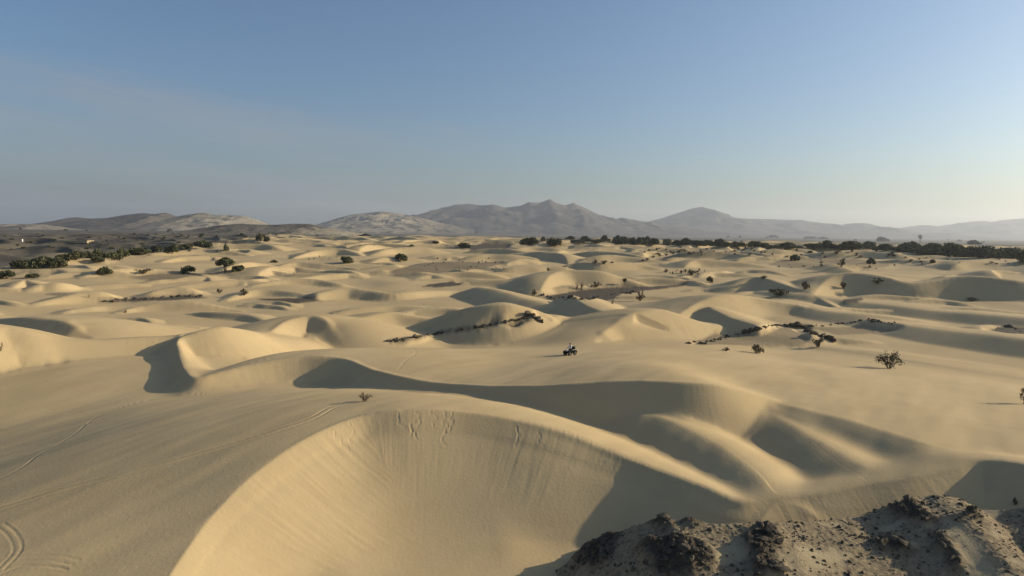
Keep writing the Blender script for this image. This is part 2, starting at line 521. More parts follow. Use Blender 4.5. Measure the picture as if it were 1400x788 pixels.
def spot(px, py, rmax=9e9):
    """the first point of the built ground seen at a pixel of the photograph"""
    d = ray(px, py); t = math.atan2(d[0], d[1]); hd = math.hypot(d[0], d[1])
    j = min(max(np.searchsorted(TH, t) - 1, 0), len(TH) - 2)
    a = (t - TH[j]) / (TH[j + 1] - TH[j])
    col = GZ[:, j] * (1 - a) + GZ[:, j + 1] * a
    f = CAM_Z + d[2] / hd * RR - col
    idx = np.nonzero((f < 0) & (RR > 10))[0]
    if len(idx) == 0:
        i = len(RR) - 2; r = RR[i]
    else:
        i = idx[0]
        r = RR[i - 1] + (RR[i] - RR[i - 1]) * f[i - 1] / (f[i - 1] - f[i])
    r = min(r, rmax)
    return Vector((r * math.sin(t), r * math.cos(t), ground(r * math.sin(t), r * math.cos(t))))


def grid_mesh(name, X, Y, Z, wrap=False):
    nr, nc = X.shape
    me = bpy.data.meshes.new(name)
    co = np.stack([X, Y, Z], -1).reshape(-1, 3).astype(np.float32)
    idx = np.arange(nr * nc).reshape(nr, nc)
    a = idx[:-1, :-1]; b = idx[:-1, 1:]; c = idx[1:, 1:]; d = idx[1:, :-1]
    q = np.stack([a, b, c, d], -1).reshape(-1, 4)
    if wrap:
        q2 = np.stack([idx[:-1, -1], idx[:-1, 0], idx[1:, 0], idx[1:, -1]], -1)
        q = np.vstack([q, q2])
    q = q[:, ::-1]
    me.vertices.add(len(co)); me.vertices.foreach_set('co', co.ravel())
    me.loops.add(q.size); me.loops.foreach_set('vertex_index', q.ravel().astype(np.int32))
    me.polygons.add(len(q))
    me.polygons.foreach_set('loop_start', (np.arange(len(q)) * 4).astype(np.int32))
    me.polygons.foreach_set('use_smooth', np.ones(len(q), bool))
    me.update(calc_edges=True)
    return me


def attr(me, name, vals):
    a = me.attributes.new(name, 'FLOAT', 'POINT')
    a.data.foreach_set('value', np.asarray(vals, np.float32).ravel())


# ------------------------------------------------------------------ materials
class N:
    def __init__(s, name):
        s.m = bpy.data.materials.new(name); s.m.use_nodes = True
        s.t = s.m.node_tree; s.b = s.t.nodes['Principled BSDF']
        s.b.inputs['Specular IOR Level'].default_value = 0.1

    def n(s, typ, **k):
        nd = s.t.nodes.new('ShaderNode' + typ)
        for a, v in k.items():
            setattr(nd, a, v)
        return nd

    def l(s, a, b):
        s.t.links.new(a, b)

    def noise(s, scale, detail=4, vec=None, rough=0.5):
        nd = s.n('TexNoise'); nd.inputs['Scale'].default_value = scale
        nd.inputs['Detail'].default_value = detail; nd.inputs['Roughness'].default_value = rough
        if vec is not None:
            s.l(vec, nd.inputs['Vector'])
        return nd.outputs['Fac']

    def ramp(s, fac, stops):
        nd = s.n('ValToRGB'); s.l(fac, nd.inputs[0])
        el = nd.color_ramp.elements
        while len(el) < len(stops):
            el.new(0.5)
        for e, (p, c) in zip(el, stops):
            e.position = p; e.color = (*c, 1) if len(c) == 3 else c
        return nd.outputs[0]

    def mix(s, fac, a, b, mode='MIX'):
        nd = s.n('Mix', data_type='RGBA', blend_type=mode)
        if isinstance(fac, float):
            nd.inputs[0].default_value = fac
        else:
            s.l(fac, nd.inputs[0])
        for v, i in ((a, 6), (b, 7)):
            if isinstance(v, tuple):
                nd.inputs[i].default_value = (*v, 1)
            else:
                s.l(v, nd.inputs[i])
        return nd.outputs[2]

    def math(s, op, a, b=0.0):
        nd = s.n('Math', operation=op)
        for v, i in ((a, 0), (b, 1)):
            if isinstance(v, (int, float)):
                nd.inputs[i].default_value = v
            else:
                s.l(v, nd.inputs[i])
        return nd.outputs[0]

    def bump(s, h, strength, dist):
        nd = s.n('Bump'); nd.inputs['Strength'].default_value = strength; nd.inputs['Distance'].default_value = dist
        s.l(h, nd.inputs['Height']); s.l(nd.outputs[0], s.b.inputs['Normal'])

    def color(s, c):
        if isinstance(c, tuple):
            s.b.inputs['Base Color'].default_value = (*c, 1)
        else:
            s.l(c, s.b.inputs['Base Color'])

    def rough(s, v):
        s.b.inputs['Roughness'].default_value = v


def sand_material():
    m = N('sand')
    pos = m.n('NewGeometry').outputs['Position']
    big = m.noise(0.03, 3, pos); mid = m.noise(0.6, 4, pos); fine = m.noise(9.0, 3, pos)
    c = m.ramp(big, [(0.3, (0.505, 0.37, 0.19)), (0.7, (0.55, 0.41, 0.22))])
    c = m.mix(m.math('MULTIPLY', mid, 0.35), c, (0.41, 0.31, 0.165))
    c = m.mix(m.math('MULTIPLY', fine, 0.25), c, (0.56, 0.45, 0.28))
    coarse = m.ramp(m.noise(0.16, 5, pos, 0.65), [(0.42, (0, 0, 0)), (0.72, (1, 1, 1))])
    c = m.mix(m.math('MULTIPLY', coarse, 0.38), c, (0.42, 0.295, 0.15))
    at = m.n('Attribute', attribute_name='stony')
    gr = m.ramp(m.noise(2.2, 6, pos, 0.7), [(0.35, (0.045, 0.039, 0.032)), (0.55, (0.09, 0.076, 0.058)), (0.75, (0.20, 0.16, 0.11))])
    c = m.mix(at.outputs['Fac'], c, gr)
    at2 = m.n('Attribute', attribute_name='scrub')
    sc = m.ramp(m.noise(0.02, 6, pos, 0.65), [(0.35, (0.085, 0.074, 0.055)), (0.55, (0.13, 0.112, 0.084)), (0.72, (0.24, 0.195, 0.13))])
    c = m.mix(at2.outputs['Fac'], c, sc)
    m.color(c); m.rough(0.95)
    h = m.math('ADD', m.math('MULTIPLY', m.noise(3.5, 3, pos), 0.6), m.math('MULTIPLY', fine, 0.25))
    m.bump(h, 0.5, 0.06)
    return m.m


SAND = sand_material()
me = grid_mesh('sand', GX, GY, GZ, wrap=True)
STONY = np.zeros(GX.shape)
SCRUB = np.zeros(GX.shape)
attr(me, 'stony', STONY); attr(me, 'scrub', SCRUB)
me.materials.append(SAND)
sand = bpy.data.objects.new('sand', me)
COL.objects.link(sand)
sand['kind'] = 'structure'
# ------------------------------------------------------------------ what lies on the ground: gravel floors, scrub plain, tracks
def inside(poly, X, Y):
    c = np.zeros(X.shape, bool)
    n = len(poly)
    for i in range(n):
        x0, y0 = poly[i]; x1, y1 = poly[(i + 1) % n]
        if y0 == y1:
            continue
        c ^= ((y0 > Y) != (y1 > Y)) & (X < (x1 - x0) * (Y - y0) / (y1 - y0) + x0)
    return c


def plan(pts):
    return [tuple(spot(a, b)[:2]) for a, b in pts]


GRAVEL = [
    [(530, 469), (560, 461), (600, 454), (640, 447), (690, 437), (722, 431), (734, 439), (690, 444), (640, 452), (600, 459), (560, 468)],
    [(746, 406), (790, 396), (830, 391), (880, 388), (930, 385), (965, 384), (910, 395), (850, 402), (800, 408)],
    [(940, 471), (960, 463), (985, 457), (1015, 453), (1040, 449), (1078, 448), (1108, 458), (1104, 470), (1060, 476), (1020, 473), (980, 470)],
    [(133, 414), (180, 409), (230, 406), (276, 404), (282, 408), (230, 411), (180, 414)],
    [(576, 392), (600, 387), (622, 385), (628, 390), (600, 393)],
    [(525, 370), (570, 362), (620, 359), (690, 357), (660, 367), (600, 373), (560, 372)],
    [(178, 378), (215, 373), (300, 371), (300, 377), (230, 382)],
    [(1355, 451), (1380, 446), (1420, 449), (1420, 458), (1380, 456)],
    [(350, 409), (400, 408), (442, 412), (400, 414)],
    [(1150, 415), (1160, 409), (1182, 408), (1176, 414)],
    [(1110, 448), (1180, 441), (1240, 447), (1200, 455), (1140, 458)],
    [(600, 334), (660, 329), (700, 332), (690, 340), (640, 340)],
    [(880, 352), (940, 344), (1000, 346), (960, 352), (900, 358)],
    [(1050, 362), (1090, 350), (1140, 352), (1220, 356), (1210, 366), (1120, 367)],
]
wob = 1.0
wx = fbm(GX / 6, GY / 6, 3); wy = fbm(GX / 6 + 40, GY / 6, 3)
r_ = np.hypot(GX, GY)
front = (GY > 0) & (r_ < 1400)
FLAT = np.zeros(GX.shape); FLATH = np.zeros(GX.shape)
for k, poly in enumerate(GRAVEL):
    P = plan(poly)
    A = np.array(P)
    b = (A[:, 0].min() - 8, A[:, 0].max() + 8, A[:, 1].min() - 8, A[:, 1].max() + 8)
    I = np.nonzero(front & (GX > b[0]) & (GX < b[1]) & (GY > b[2]) & (GY < b[3]))
    m = inside(P, GX[I] + 1.8 * wx[I], GY[I] + 1.8 * wy[I])
    if k < 12:
        hgt = np.median(GV[I][m]) if m.any() else 0
        FLAT[I] = np.maximum(FLAT[I], m); FLATH[I] = np.where(m, hgt * 0.9, FLATH[I])
    STONY[I] = np.maximum(STONY[I], m * (0.45 if k in (2, 10) else 0.6 if k in (5, 6) else 0.95 if k < 12 else 0.45))
STONY = blur(STONY, 1, 1, 1)
# the gravel floors lie flat between the dunes
fm = blur(FLAT, 5, 2, 2); fh = blur(FLATH * FLAT, 5, 2, 2) / np.maximum(fm, 1e-3)
GZ = GZ + (fh - GV - GU * 0.7) * sstep(0.05, 0.8, fm) * 0.85
GZ = GZ + STONY * (0.10 * ridged(GX / 1.3, GY / 1.3, 3) + 0.05) * (r_ < 400)

edge = [tuple(spot(a, b)[:2]) for a, b in [(-150, 372), (0, 367), (60, 357), (110, 351), (180, 348), (245, 344), (290, 336), (330, 329), (372, 323), (420, 320)]]
edge = [(edge[0][0] * 1.6, edge[0][1])] + edge + [(edge[-1][0] * 3, edge[-1][1] * 3), (-9000, 12000), (-14000, 2000)]
nz = fbm(GX / 60, GY / 60, 4)
SCRUB = inside(edge, GX + 50 * wx * sstep(150, 500, r_), GY + 60 * nz).astype(float)
SCRUB = np.maximum(SCRUB, sstep(900, 1300, r_ + 320 * nz))
SCRUB = blur(SCRUB, 1, 1, 1)


def carve(pts, width, depth, berm=0.4, gap=0.0, h=None):
    """press a wheel or foot track into the sand along a traced line"""
    global GZ
    P = catmull([tuple(spot(a, b)[:2]) for a, b in pts], 8)
    C = np.concatenate([P, np.zeros((len(P), 1))], 1)
    for off in ((-gap / 2, gap / 2) if gap else (0,)):
        D = C.copy()
        t = np.gradient(C[:, :2], axis=0); t /= np.hypot(t[:, 0], t[:, 1])[:, None] + 1e-9
        D[:, 0] += t[:, 1] * off; D[:, 1] -= t[:, 0] * off
        I = np.nonzero((GX > D[:, 0].min() - 2) & (GX < D[:, 0].max() + 2) & (GY > D[:, 1].min() - 2) & (GY < D[:, 1].max() + 2))
        d, _, sa, _ = polydist(GX[I].astype(np.float32), GY[I].astype(np.float32), D)
        q = d / width
        GZ[I] += depth * (-np.exp(-q * q) + berm * np.exp(-(q - 1.7) ** 2 * 2)) * (0.9 + 0.1 * np.sin(sa * 9)) * (0.65 + 0.5 * fbm(GX[I] / 3.0, GY[I] / 3.0, 2))


carve([(-20, 702), (0, 696), (90, 668), (180, 645), (260, 624), (340, 601), (420, 575), (453, 558), (472, 553)], 0.12, 0.085, gap=0.75)
carve([(-20, 664), (0, 655), (35, 636), (60, 618), (100, 595), (137, 568), (180, 553), (230, 543), (290, 540), (380, 538), (474, 538)], 0.12, 0.05)
carve([(0, 718), (14, 728), (23, 742), (22, 756), (0, 780)], 0.09, 0.03, gap=0.45)
carve([(0, 766), (30, 764), (70, 763), (105, 769)], 0.08, 0.03, gap=0.5)
carve([(0, 786), (30, 775), (60, 774), (92, 778)], 0.08, 0.07)
carve([(786, 485), (800, 481), (830, 478), (870, 478)], 0.20, 0.08, gap=0.8)
carve([(545, 506), (553, 495), (568, 483), (562, 476), (540, 467)], 0.2, 0.03)
carve([(300, 513), (320, 503), (345, 496), (380, 488)], 0.14, 0.04)
carve([(955, 672), (990, 670), (1020, 674), (1045, 684)], 0.08, 0.012)
carve([(1110, 602), (1140, 628), (1170, 646), (1186, 658)], 0.08, 0.012)
g = np.random.default_rng(4)
for x0, y0, n in ((570, 562, 9), (590, 561, 9), (606, 563, 14), (618, 563, 8), (575, 566, 10), (478, 578, 7), (458, 590, 7), (700, 580, 7), (735, 592, 6), (545, 566, 6)):
    P = [(x0, y0)]
    for _ in range(n):
        P.append((P[-1][0] + g.normal(0.3, 3.6), P[-1][1] + abs(g.normal(3.2, 2.0))))
    carve(P, 0.08, 0.045)

me.vertices.foreach_set('co', np.stack([GX, GY, GZ], -1).astype(np.float32).ravel())
me.attributes['stony'].data.foreach_set('value', STONY.astype(np.float32).ravel())
me.attributes['scrub'].data.foreach_set('value', SCRUB.astype(np.float32).ravel())
me.update()


# ------------------------------------------------------------------ the mountains
def hill_material(name, c0, c1, c2, sandy=0.0):
    m = N(name)
    pos = m.n('NewGeometry').outputs['Position']
    c = m.ramp(m.noise(0.006, 6, pos, 0.65), [(0.35, c0), (0.55, c1), (0.72, c2)])
    if sandy:
        s = m.ramp(m.noise(0.012, 7, pos, 0.7), [(0.52 - sandy * 0.1, (0, 0, 0)), (0.60 - sandy * 0.1, (1, 1, 1))])
        at = m.n('Attribute', attribute_name='drift')
        c = m.mix(m.math('MULTIPLY', s, at.outputs['Fac']), c, (0.42, 0.35, 0.24))
    m.color(c); m.rough(0.95)
    m.bump(m.noise(0.02, 8, pos, 0.7), 0.6, 14)
    return m.m


def mountain(name, prof, D, depth, mat, seed, rough=0.6, drift=None, foot=-22):
    """a range whose crest follows a traced skyline at distance D; foothills fall to the plain in front and behind"""
    pr = np.array(prof, float)
    X = []; Zc = []
    for px, py in pr:
        d = ray(px, py); t = D / d[1]
        X.append(d[0] * t); Zc.append(CAM_Z + d[2] * t)
    n = 260; mrows = 90
    xs = np.linspace(X[0], X[-1], n)
    zc = np.interp(xs, X, Zc)
    vs = np.linspace(-1, 1, mrows)
    XX, VV = np.meshgrid(xs, vs)
    YY = D + VV * depth * 0.5
    Hc = np.tile(zc - foot, (mrows, 1))
    s = depth * 0.16
    rg = ridged(XX / s + seed, YY / s, 5)
    fall = np.clip(1 - np.abs(VV), 0, 1) ** 1.25
    spur = 1 + rough * (rg - 0.25) * np.clip(np.abs(VV) * 3.2, 0, 1)
    skew = 1 + 0.05 * fbm(XX / (s * 0.35), YY / (s * 0.35), 4)
    ZZ = foot - 6 + (Hc + 6) * fall * np.clip(spur, 0.15, 1.5) * np.where(np.abs(VV) < 0.02, 1, skew)
    # shift the crest line in plan so that it is not straight
    YY = YY + depth * 0.10 * fbm(XX / (depth * 0.5) + seed, np.zeros_like(XX), 2) * (1 - np.abs(VV))
    m_ = grid_mesh(name, XX, YY, ZZ)
    if drift is not None:
        dv = np.interp(XX, *[np.array([ray(a, 300)[0] / ray(a, 300)[1] * D for a, _ in drift]), np.array([b for _, b in drift])]) if True else 0
        attr(m_, 'drift', dv)
    m_.materials.append(mat)
    o = bpy.data.objects.new(name, m_); COL.objects.link(o)
    o['kind'] = 'structure'
    return o


ROCKY = hill_material('bare_mountain', (0.065, 0.057, 0.048), (0.105, 0.09, 0.074), (0.16, 0.135, 0.11))
SANDY = hill_material('sandy_hill', (0.065, 0.056, 0.044), (0.10, 0.085, 0.066), (0.15, 0.125, 0.09), 1.0)
mountain('mountains', [(430, 316), (520, 312), (545, 300), (575, 292), (600, 287), (622, 281), (640, 279), (660, 281), (676, 280), (690, 284), (712, 282), (722, 277),
                       (736, 279), (750, 273), (760, 278), (772, 281), (784, 278), (800, 284), (822, 294), (840, 300), (852, 297), (868, 302), (890, 303), (920, 310), (960, 316), (1010, 321)],
         7000, 3800, ROCKY, 1.3)
mountain('mountains', [(820, 315), (860, 308), (900, 300), (925, 292), (945, 285), (957, 283), (968, 286), (985, 292), (1000, 298), (1020, 299), (1060, 300), (1095, 301), (1125, 305),
                       (1150, 309), (1168, 305), (1182, 306), (1200, 311), (1240, 314), (1290, 320), (1330, 325)], 9000, 4000, ROCKY, 7.7, 0.55)
mountain('mountains', [(1180, 322), (1230, 312), (1260, 308), (1290, 310), (1308, 305), (1330, 303), (1345, 302), (1362, 304), (1380, 301), (1400, 299), (1440, 296), (1500, 303), (1600, 318)],
         10500, 3600, ROCKY, 3.1, 0.5)
mountain('mountains', [(1260, 320), (1330, 308), (1370, 303), (1400, 298), (1450, 300), (1520, 308), (1600, 322)], 12500, 3000, ROCKY, 5.9, 0.5)
mountain('hills', [(415, 317), (435, 308), (455, 301), (480, 294), (505, 291), (525, 289), (545, 292), (570, 296), (600, 304), (650, 316)], 5200, 2200, SANDY, 2.2, 0.3,
         drift=[(415, 0.75), (500, 0.75), (560, 0.7), (650, 0.1)])
mountain('hills', [(30, 312), (60, 306), (85, 301), (105, 297), (125, 299), (150, 298), (175, 294), (200, 291.5), (215, 293), (228, 291), (242, 296), (256, 293), (272, 290.5), (288, 294),
                   (300, 293), (325, 295), (345, 300), (362, 306), (400, 314)], 3600, 1500, SANDY, 9.4, 0.3,
         drift=[(30, 0.0), (215, 0.0), (262, 0.25), (305, 0.85), (400, 0.9)], foot=-16)
mountain('hills', [(-120, 316), (-60, 310), (0, 307), (30, 306), (60, 307), (90, 311), (130, 316)], 2900, 900, SANDY, 4.4, 0.3, drift=[(-120, 0.6), (130, 0.6)], foot=-14)
mountain('hills', [(240, 318), (270, 313), (300, 308), (330, 306), (355, 307), (375, 307), (395, 305.5), (420, 306), (440, 311), (465, 315), (500, 319)], 1500, 520, SANDY, 6.4, 0.2,
         drift=[(240, 0.3), (330, 0.1), (420, 0.3), (460, 0.9), (500, 1.0)], foot=4)

# ------------------------------------------------------------------ air: dust haze over the whole plain
HZ_MAT = bpy.data.materials.new('haze'); HZ_MAT.use_nodes = True
t_ = HZ_MAT.node_tree; t_.nodes.clear()
o_ = t_.nodes.new('ShaderNodeOutputMaterial'); v_ = t_.nodes.new('ShaderNodeVolumePrincipled')
v_.inputs['Color'].default_value = (0.84, 0.90, 1.0, 1)
v_.inputs['Density'].default_value = 7e-5
v_.inputs['Anisotropy'].default_value = 0.38
t_.links.new(v_.outputs[0], o_.inputs['Volume'])
bm = bmesh.new()
bmesh.ops.create_cube(bm, size=1.0)
hz = bpy.data.meshes.new('haze'); bm.to_mesh(hz); bm.free()
hz.materials.append(HZ_MAT)
haze = bpy.data.objects.new('haze', hz); COL.objects.link(haze)
haze.scale = (30000, 30000, 560); haze.location = (0, 0, 240)
haze['kind'] = 'stuff'
# ------------------------------------------------------------------ shared helpers for things
def tag(o, label=None, cat=None, group=None, kind=None):
    if label: o['label'] = label
    if cat: o['category'] = cat
    if group: o['group'] = group
    if kind: o['kind'] = kind
    return o


def link_mesh(name, bm, mat, parent=None, smooth=False):
    m_ = bpy.data.meshes.new(name)
    bm.to_mesh(m_); bm.free()
    for p in m_.polygons:
        p.use_smooth = smooth
    m_.materials.append(mat)
    o = bpy.data.objects.new(name, m_); COL.objects.link(o)
    if parent: o.parent = parent
    return o


def quads_mesh(name, centers, axes_u, axes_v, mat, parent=None):
    """many small leaf faces from numpy arrays"""
    n = len(centers)
    co = np.empty((n, 4, 3), np.float32)
    co[:, 0] = centers - axes_u - axes_v * 0.6; co[:, 1] = centers + axes_u * 0.9 - axes_v
    co[:, 2] = centers + axes_u + axes_v * 0.7; co[:, 3] = centers - axes_u * 0.8 + axes_v
    m_ = bpy.data.meshes.new(name)
    m_.vertices.add(n * 4); m_.vertices.foreach_set('co', co.ravel())
    m_.loops.add(n * 4); m_.loops.foreach_set('vertex_index', np.arange(n * 4, dtype=np.int32))
    m_.polygons.add(n); m_.polygons.foreach_set('loop_start', np.arange(n, dtype=np.int32) * 4)
    m_.update(calc_edges=True)
    m_.materials.append(mat)
    o = bpy.data.objects.new(name, m_); COL.objects.link(o)
    if parent: o.parent = parent
    return o


def tube(bm, pts, radii, sides=6):
    prev = None
    for i, p in enumerate(pts):
        p = Vector(p)
        a = Vector(pts[max(i - 1, 0)]); b = Vector(pts[min(i + 1, len(pts) - 1)])
        d = (b - a).normalized()
        ref = Vector((0, 0, 1)) if abs(d.z) < 0.9 else Vector((1, 0, 0))
        u = d.cross(ref).normalized(); v = d.cross(u)
        ring = [bm.verts.new(p + (u * math.cos(2 * math.pi * k / sides) + v * math.sin(2 * math.pi * k / sides)) * radii[i]) for k in range(sides)]
        if prev:
            for k in range(sides):
                bm.faces.new((prev[k], prev[(k + 1) % sides], ring[(k + 1) % sides], ring[k]))
        else:
            bm.faces.new(ring[::-1])
        prev = ring
    bm.faces.new(prev)


def copy_tree(o, parent=None):
    c = o.copy(); COL.objects.link(c)
    if parent:
        c.parent = parent
    for ch in list(o.children):
        copy_tree(ch, c)
    return c


def leaf_material(name, a, b, c):
    m = N(name)
    oi = m.n('ObjectInfo')
    pos = m.n('NewGeometry').outputs['Position']
    col = m.ramp(m.noise(0.8, 4, pos, 0.7), [(0.3, a), (0.5, b), (0.72, c)])
    col = m.mix(m.math('MULTIPLY', oi.outputs['Random'], 0.35), col, (c[0] * 1.1, c[1] * 0.95, c[2] * 1.0))
    m.color(col); m.rough(0.8)
    return m.m


def plain_material(name, col, rough=0.6, metal=0.0, var=0.25, scale=4.0):
    m = N(name)
    tc = m.n('TexCoord').outputs['Object']
    n_ = m.noise(scale, 4, tc)
    m.color(m.ramp(n_, [(0.3, tuple(x * (1 - var) for x in col)), (0.7, tuple(min(x * (1 + var), 1) for x in col))]))
    m.rough(rough); m.b.inputs['Metallic'].default_value = metal
    return m.m


LEAF = leaf_material('acacia_leaves', (0.050, 0.056, 0.028), (0.082, 0.090, 0.042), (0.13, 0.13, 0.065))
LEAF_DRY = leaf_material('scrub_leaves', (0.055, 0.050, 0.030), (0.095, 0.085, 0.050), (0.16, 0.135, 0.085))
BARK = plain_material('bark', (0.11, 0.085, 0.06), 0.9)
TWIG = plain_material('dry_twigs', (0.10, 0.08, 0.055), 0.9)


# ------------------------------------------------------------------ the stony knoll at the bottom right
KX = np.linspace(0.5, 46, 620); KY = np.linspace(33, 50, 300)
kx, ky = np.meshgrid(KX, KY)
crest_px = [(735, 800), (755, 785), (790, 760), (830, 736), (870, 718), (920, 714), (960, 717), (1010, 716), (1060, 715), (1130, 712), (1180, 705), (1210, 694), (1245, 682),
            (1285, 677), (1312, 682), (1340, 697), (1372, 698), (1400, 694), (1480, 700)]
cx_ = []; cz_ = []; cy_ = []
for a, b in crest_px:
    D = 45.2 + 1.6 * math.sin(a / 90.0)
    d = ray(a, b); t = D / d[1]
    cx_.append(d[0] * t); cy_.append(D); cz_.append(CAM_Z + d[2] * t)
KC = np.interp(kx, cx_, cz_); KD = np.interp(kx, cx_, cy_)
KC = np.where(kx < cx_[0], cz_[0] - (cx_[0] - kx) * 0.9, KC)
off = ky - KD
lump = fbm(kx / 5 + 8, ky / 5, 3)
body = KC - np.where(off > 0, 0.62 * off, 0) + np.where(off < 0, off * 0.16, 0) - 0.5 * np.clip(-off - 3, 0, 9) * 0.3
body = body + 0.35 * lump * sstep(0, -2, off)


def knoll_region(pts, soft_=0.7):
    """a patch of the knoll traced on the photograph, in plan"""
    P = []
    for a, b in pts:
        d = ray(a, b)
        best = None
        for t in np.arange(34, 56, 0.05):
            x, y, z = d[0] * t, d[1] * t, CAM_Z + d[2] * t
            i = min(max(int((y - KY[0]) / (KY[1] - KY[0])), 0), len(KY) - 1); j = min(max(int((x - KX[0]) / (KX[1] - KX[0])), 0), len(KX) - 1)
            if z < body[i, j]:
                best = (x, y); break
        if best is None:
            best = (d[0] * 45, d[1] * 45)
        P.append(best)
    n1 = fbm(kx / 1.1, ky / 1.1, 3) * 0.7; n2 = fbm(kx / 1.1 + 20, ky / 1.1, 3) * 0.7
    m_ = inside(P, kx + n1, ky + n2).astype(float)
    return blur(m_, 4, 4, 2)


ROCK_AREAS = [
    [(770, 770), (800, 745), (830, 736), (845, 745), (835, 765), (800, 785)],
    [(860, 722), (900, 715), (920, 722), (900, 730)],
    [(868, 745), (900, 738), (960, 742), (985, 760), (955, 792), (905, 800), (885, 770)],
    [(1020, 735), (1050, 720), (1075, 735), (1060, 760), (1080, 790), (1030, 795)],
    [(1205, 700), (1245, 682), (1285, 676), (1315, 683), (1345, 700), (1335, 712), (1300, 708), (1262, 722), (1230, 712)],
    [(1270, 724), (1300, 735), (1310, 760), (1325, 785), (1310, 790), (1290, 765), (1280, 745)],
    [(1185, 735), (1215, 735), (1250, 752), (1240, 760), (1200, 750)],
    [(930, 714), (965, 716), (960, 722), (932, 720)],
]
KR = np.zeros(kx.shape)
for P in ROCK_AREAS:
    KR = np.maximum(KR, knoll_region(P))
DRIFT = np.maximum(knoll_region([(1292, 708), (1322, 722), (1345, 755), (1370, 795), (1325, 800), (1312, 750), (1296, 730)]),
                   knoll_region([(1060, 762), (1120, 745), (1130, 775), (1090, 795)]) * 0.6)
DRIFT = np.maximum(DRIFT, 0.85 * sstep(0.12, 0.34, fbm(kx / 3.2 + 5, ky / 2.2, 3)) * (1 - KR))
crag = ridged(kx / 1.7, ky / 1.3, 5)
KZ = body + KR * (0.42 * crag + 0.16) + (1 - KR) * (1 - DRIFT) * 0.05 * ridged(kx / 0.5, ky / 0.5, 3) + 0.03 * fbm(kx / 0.25, ky / 0.25, 2) * (1 - DRIFT)
# sink the rim into the sand
rim = np.clip(np.minimum.reduce([(kx - KX[0]) / 2.0, (KX[-1] - kx) / 2.0, (ky - KY[0]) / 2.0]), 0, 1)
KZ = KZ - (1 - rim) * 6
km = N('stony_knoll')
kp = km.n('NewGeometry').outputs['Position']
rk = km.n('Attribute', attribute_name='rock').outputs['Fac']; dr = km.n('Attribute', attribute_name='drift').outputs['Fac']
grav = km.ramp(km.noise(3.2, 8, kp, 0.75), [(0.30, (0.08, 0.066, 0.048)), (0.42, (0.22, 0.172, 0.108)), (0.58, (0.34, 0.265, 0.16)), (0.8, (0.42, 0.335, 0.20))])
rockc = km.ramp(km.noise(2.6, 8, kp, 0.7), [(0.3, (0.035, 0.029, 0.022)), (0.52, (0.085, 0.067, 0.045)), (0.66, (0.17, 0.132, 0.085)), (0.8, (0.34, 0.27, 0.165))])
kc = km.mix(rk, grav, rockc)
kc = km.mix(dr, kc, (0.43, 0.345, 0.21))
km.color(kc); km.rough(0.95)
km.bump(km.noise(7, 8, kp, 0.75), 0.9, 0.12)
kme = grid_mesh('stony_knoll', kx, ky, KZ)
attr(kme, 'rock', KR); attr(kme, 'drift', DRIFT)
kme.materials.append(km.m)
knoll = bpy.data.objects.new('rocky_hill', kme); COL.objects.link(knoll)
knoll['kind'] = 'structure'


def knoll_z(x, y):
    i = min(max(int(round((y - KY[0]) / (KY[1] - KY[0]))), 0), len(KY) - 1); j = min(max(int(round((x - KX[0]) / (KX[1] - KX[0]))), 0), len(KX) - 1)
    return float(KZ[i, j])


# rocks: a few shapes, copied
ROCK_MAT = N('rock')
rp = ROCK_MAT.n('NewGeometry').outputs['Position']
ROCK_MAT.color(ROCK_MAT.ramp(ROCK_MAT.noise(3.0, 6, rp, 0.7), [(0.3, (0.045, 0.038, 0.03)), (0.55, (0.10, 0.083, 0.06)), (0.75, (0.20, 0.165, 0.115))]))
ROCK_MAT.rough(0.95)
ROCK_MAT.bump(ROCK_MAT.noise(8, 6, rp, 0.7), 0.8, 0.06)
rock_meshes = []
for k in range(7):
    g = np.random.default_rng(50 + k)
    bm = bmesh.new()
    bmesh.ops.create_icosphere(bm, subdivisions=3, radius=0.5)
    cuts = [(Vector(g.normal(0, 1, 3)).normalized(), g.uniform(0.22, 0.42)) for _ in range(11)]
    sc_ = Vector((g.uniform(0.9, 1.5), g.uniform(0.7, 1.1), g.uniform(0.5, 0.85)))
    for v in bm.verts:
        p = v.co.copy()
        for nrm, dd in cuts:
            s = p.dot(nrm) - dd
            if s > 0:
                p -= nrm * s
        p *= 1 + 0.05 * float(perlin(np.array([p.x * 7 + k * 3]), np.array([p.y * 7 + p.z * 5]))[0])
        v.co = Vector((p.x * sc_.x, p.y * sc_.y, p.z * sc_.z))
    mm = bpy.data.meshes.new('rock'); bm.to_mesh(mm); bm.free(); mm.materials.append(ROCK_MAT.m)
    rock_meshes.append(mm)


ROCKS = []


def rock(loc, s, label, group, g):
    R = Matrix.Translation((loc[0], loc[1], loc[2] + 0.12 * s)) @ Matrix.Rotation(g.uniform(0, 6.28), 4, 'Z') @ Matrix.Rotation(g.uniform(-0.4, 0.4), 4, 'X') @ Matrix.Rotation(g.uniform(-0.4, 0.4), 4, 'Y')
    R = R @ Matrix.Diagonal((s, s * g.uniform(0.8, 1.2), s * g.uniform(0.7, 1.1), 1))
    ROCKS.append((s / math.hypot(loc[0], loc[1]), int(g.integers(0, 7)), R, label, group))


g = np.random.default_rng(21)
cand = np.nonzero(KR > 0.6)
n_done = 0
while n_done < 130:
    q = int(g.integers(0, len(cand[0])))
    x, y = kx[cand[0][q], cand[1][q]], ky[cand[0][q], cand[1][q]]
    if math.hypot(x, y) < 37 or y > np.interp(x, cx_, cy_) + 0.8:
        continue
    s = float(np.clip(g.lognormal(-1.05, 0.45), 0.18, 1.1))
    rock((x, y, knoll_z(x, y)), s, 'dark weathered rock lying among the crags of the stony knoll', 'rocks on the stony knoll', g)
    n_done += 1
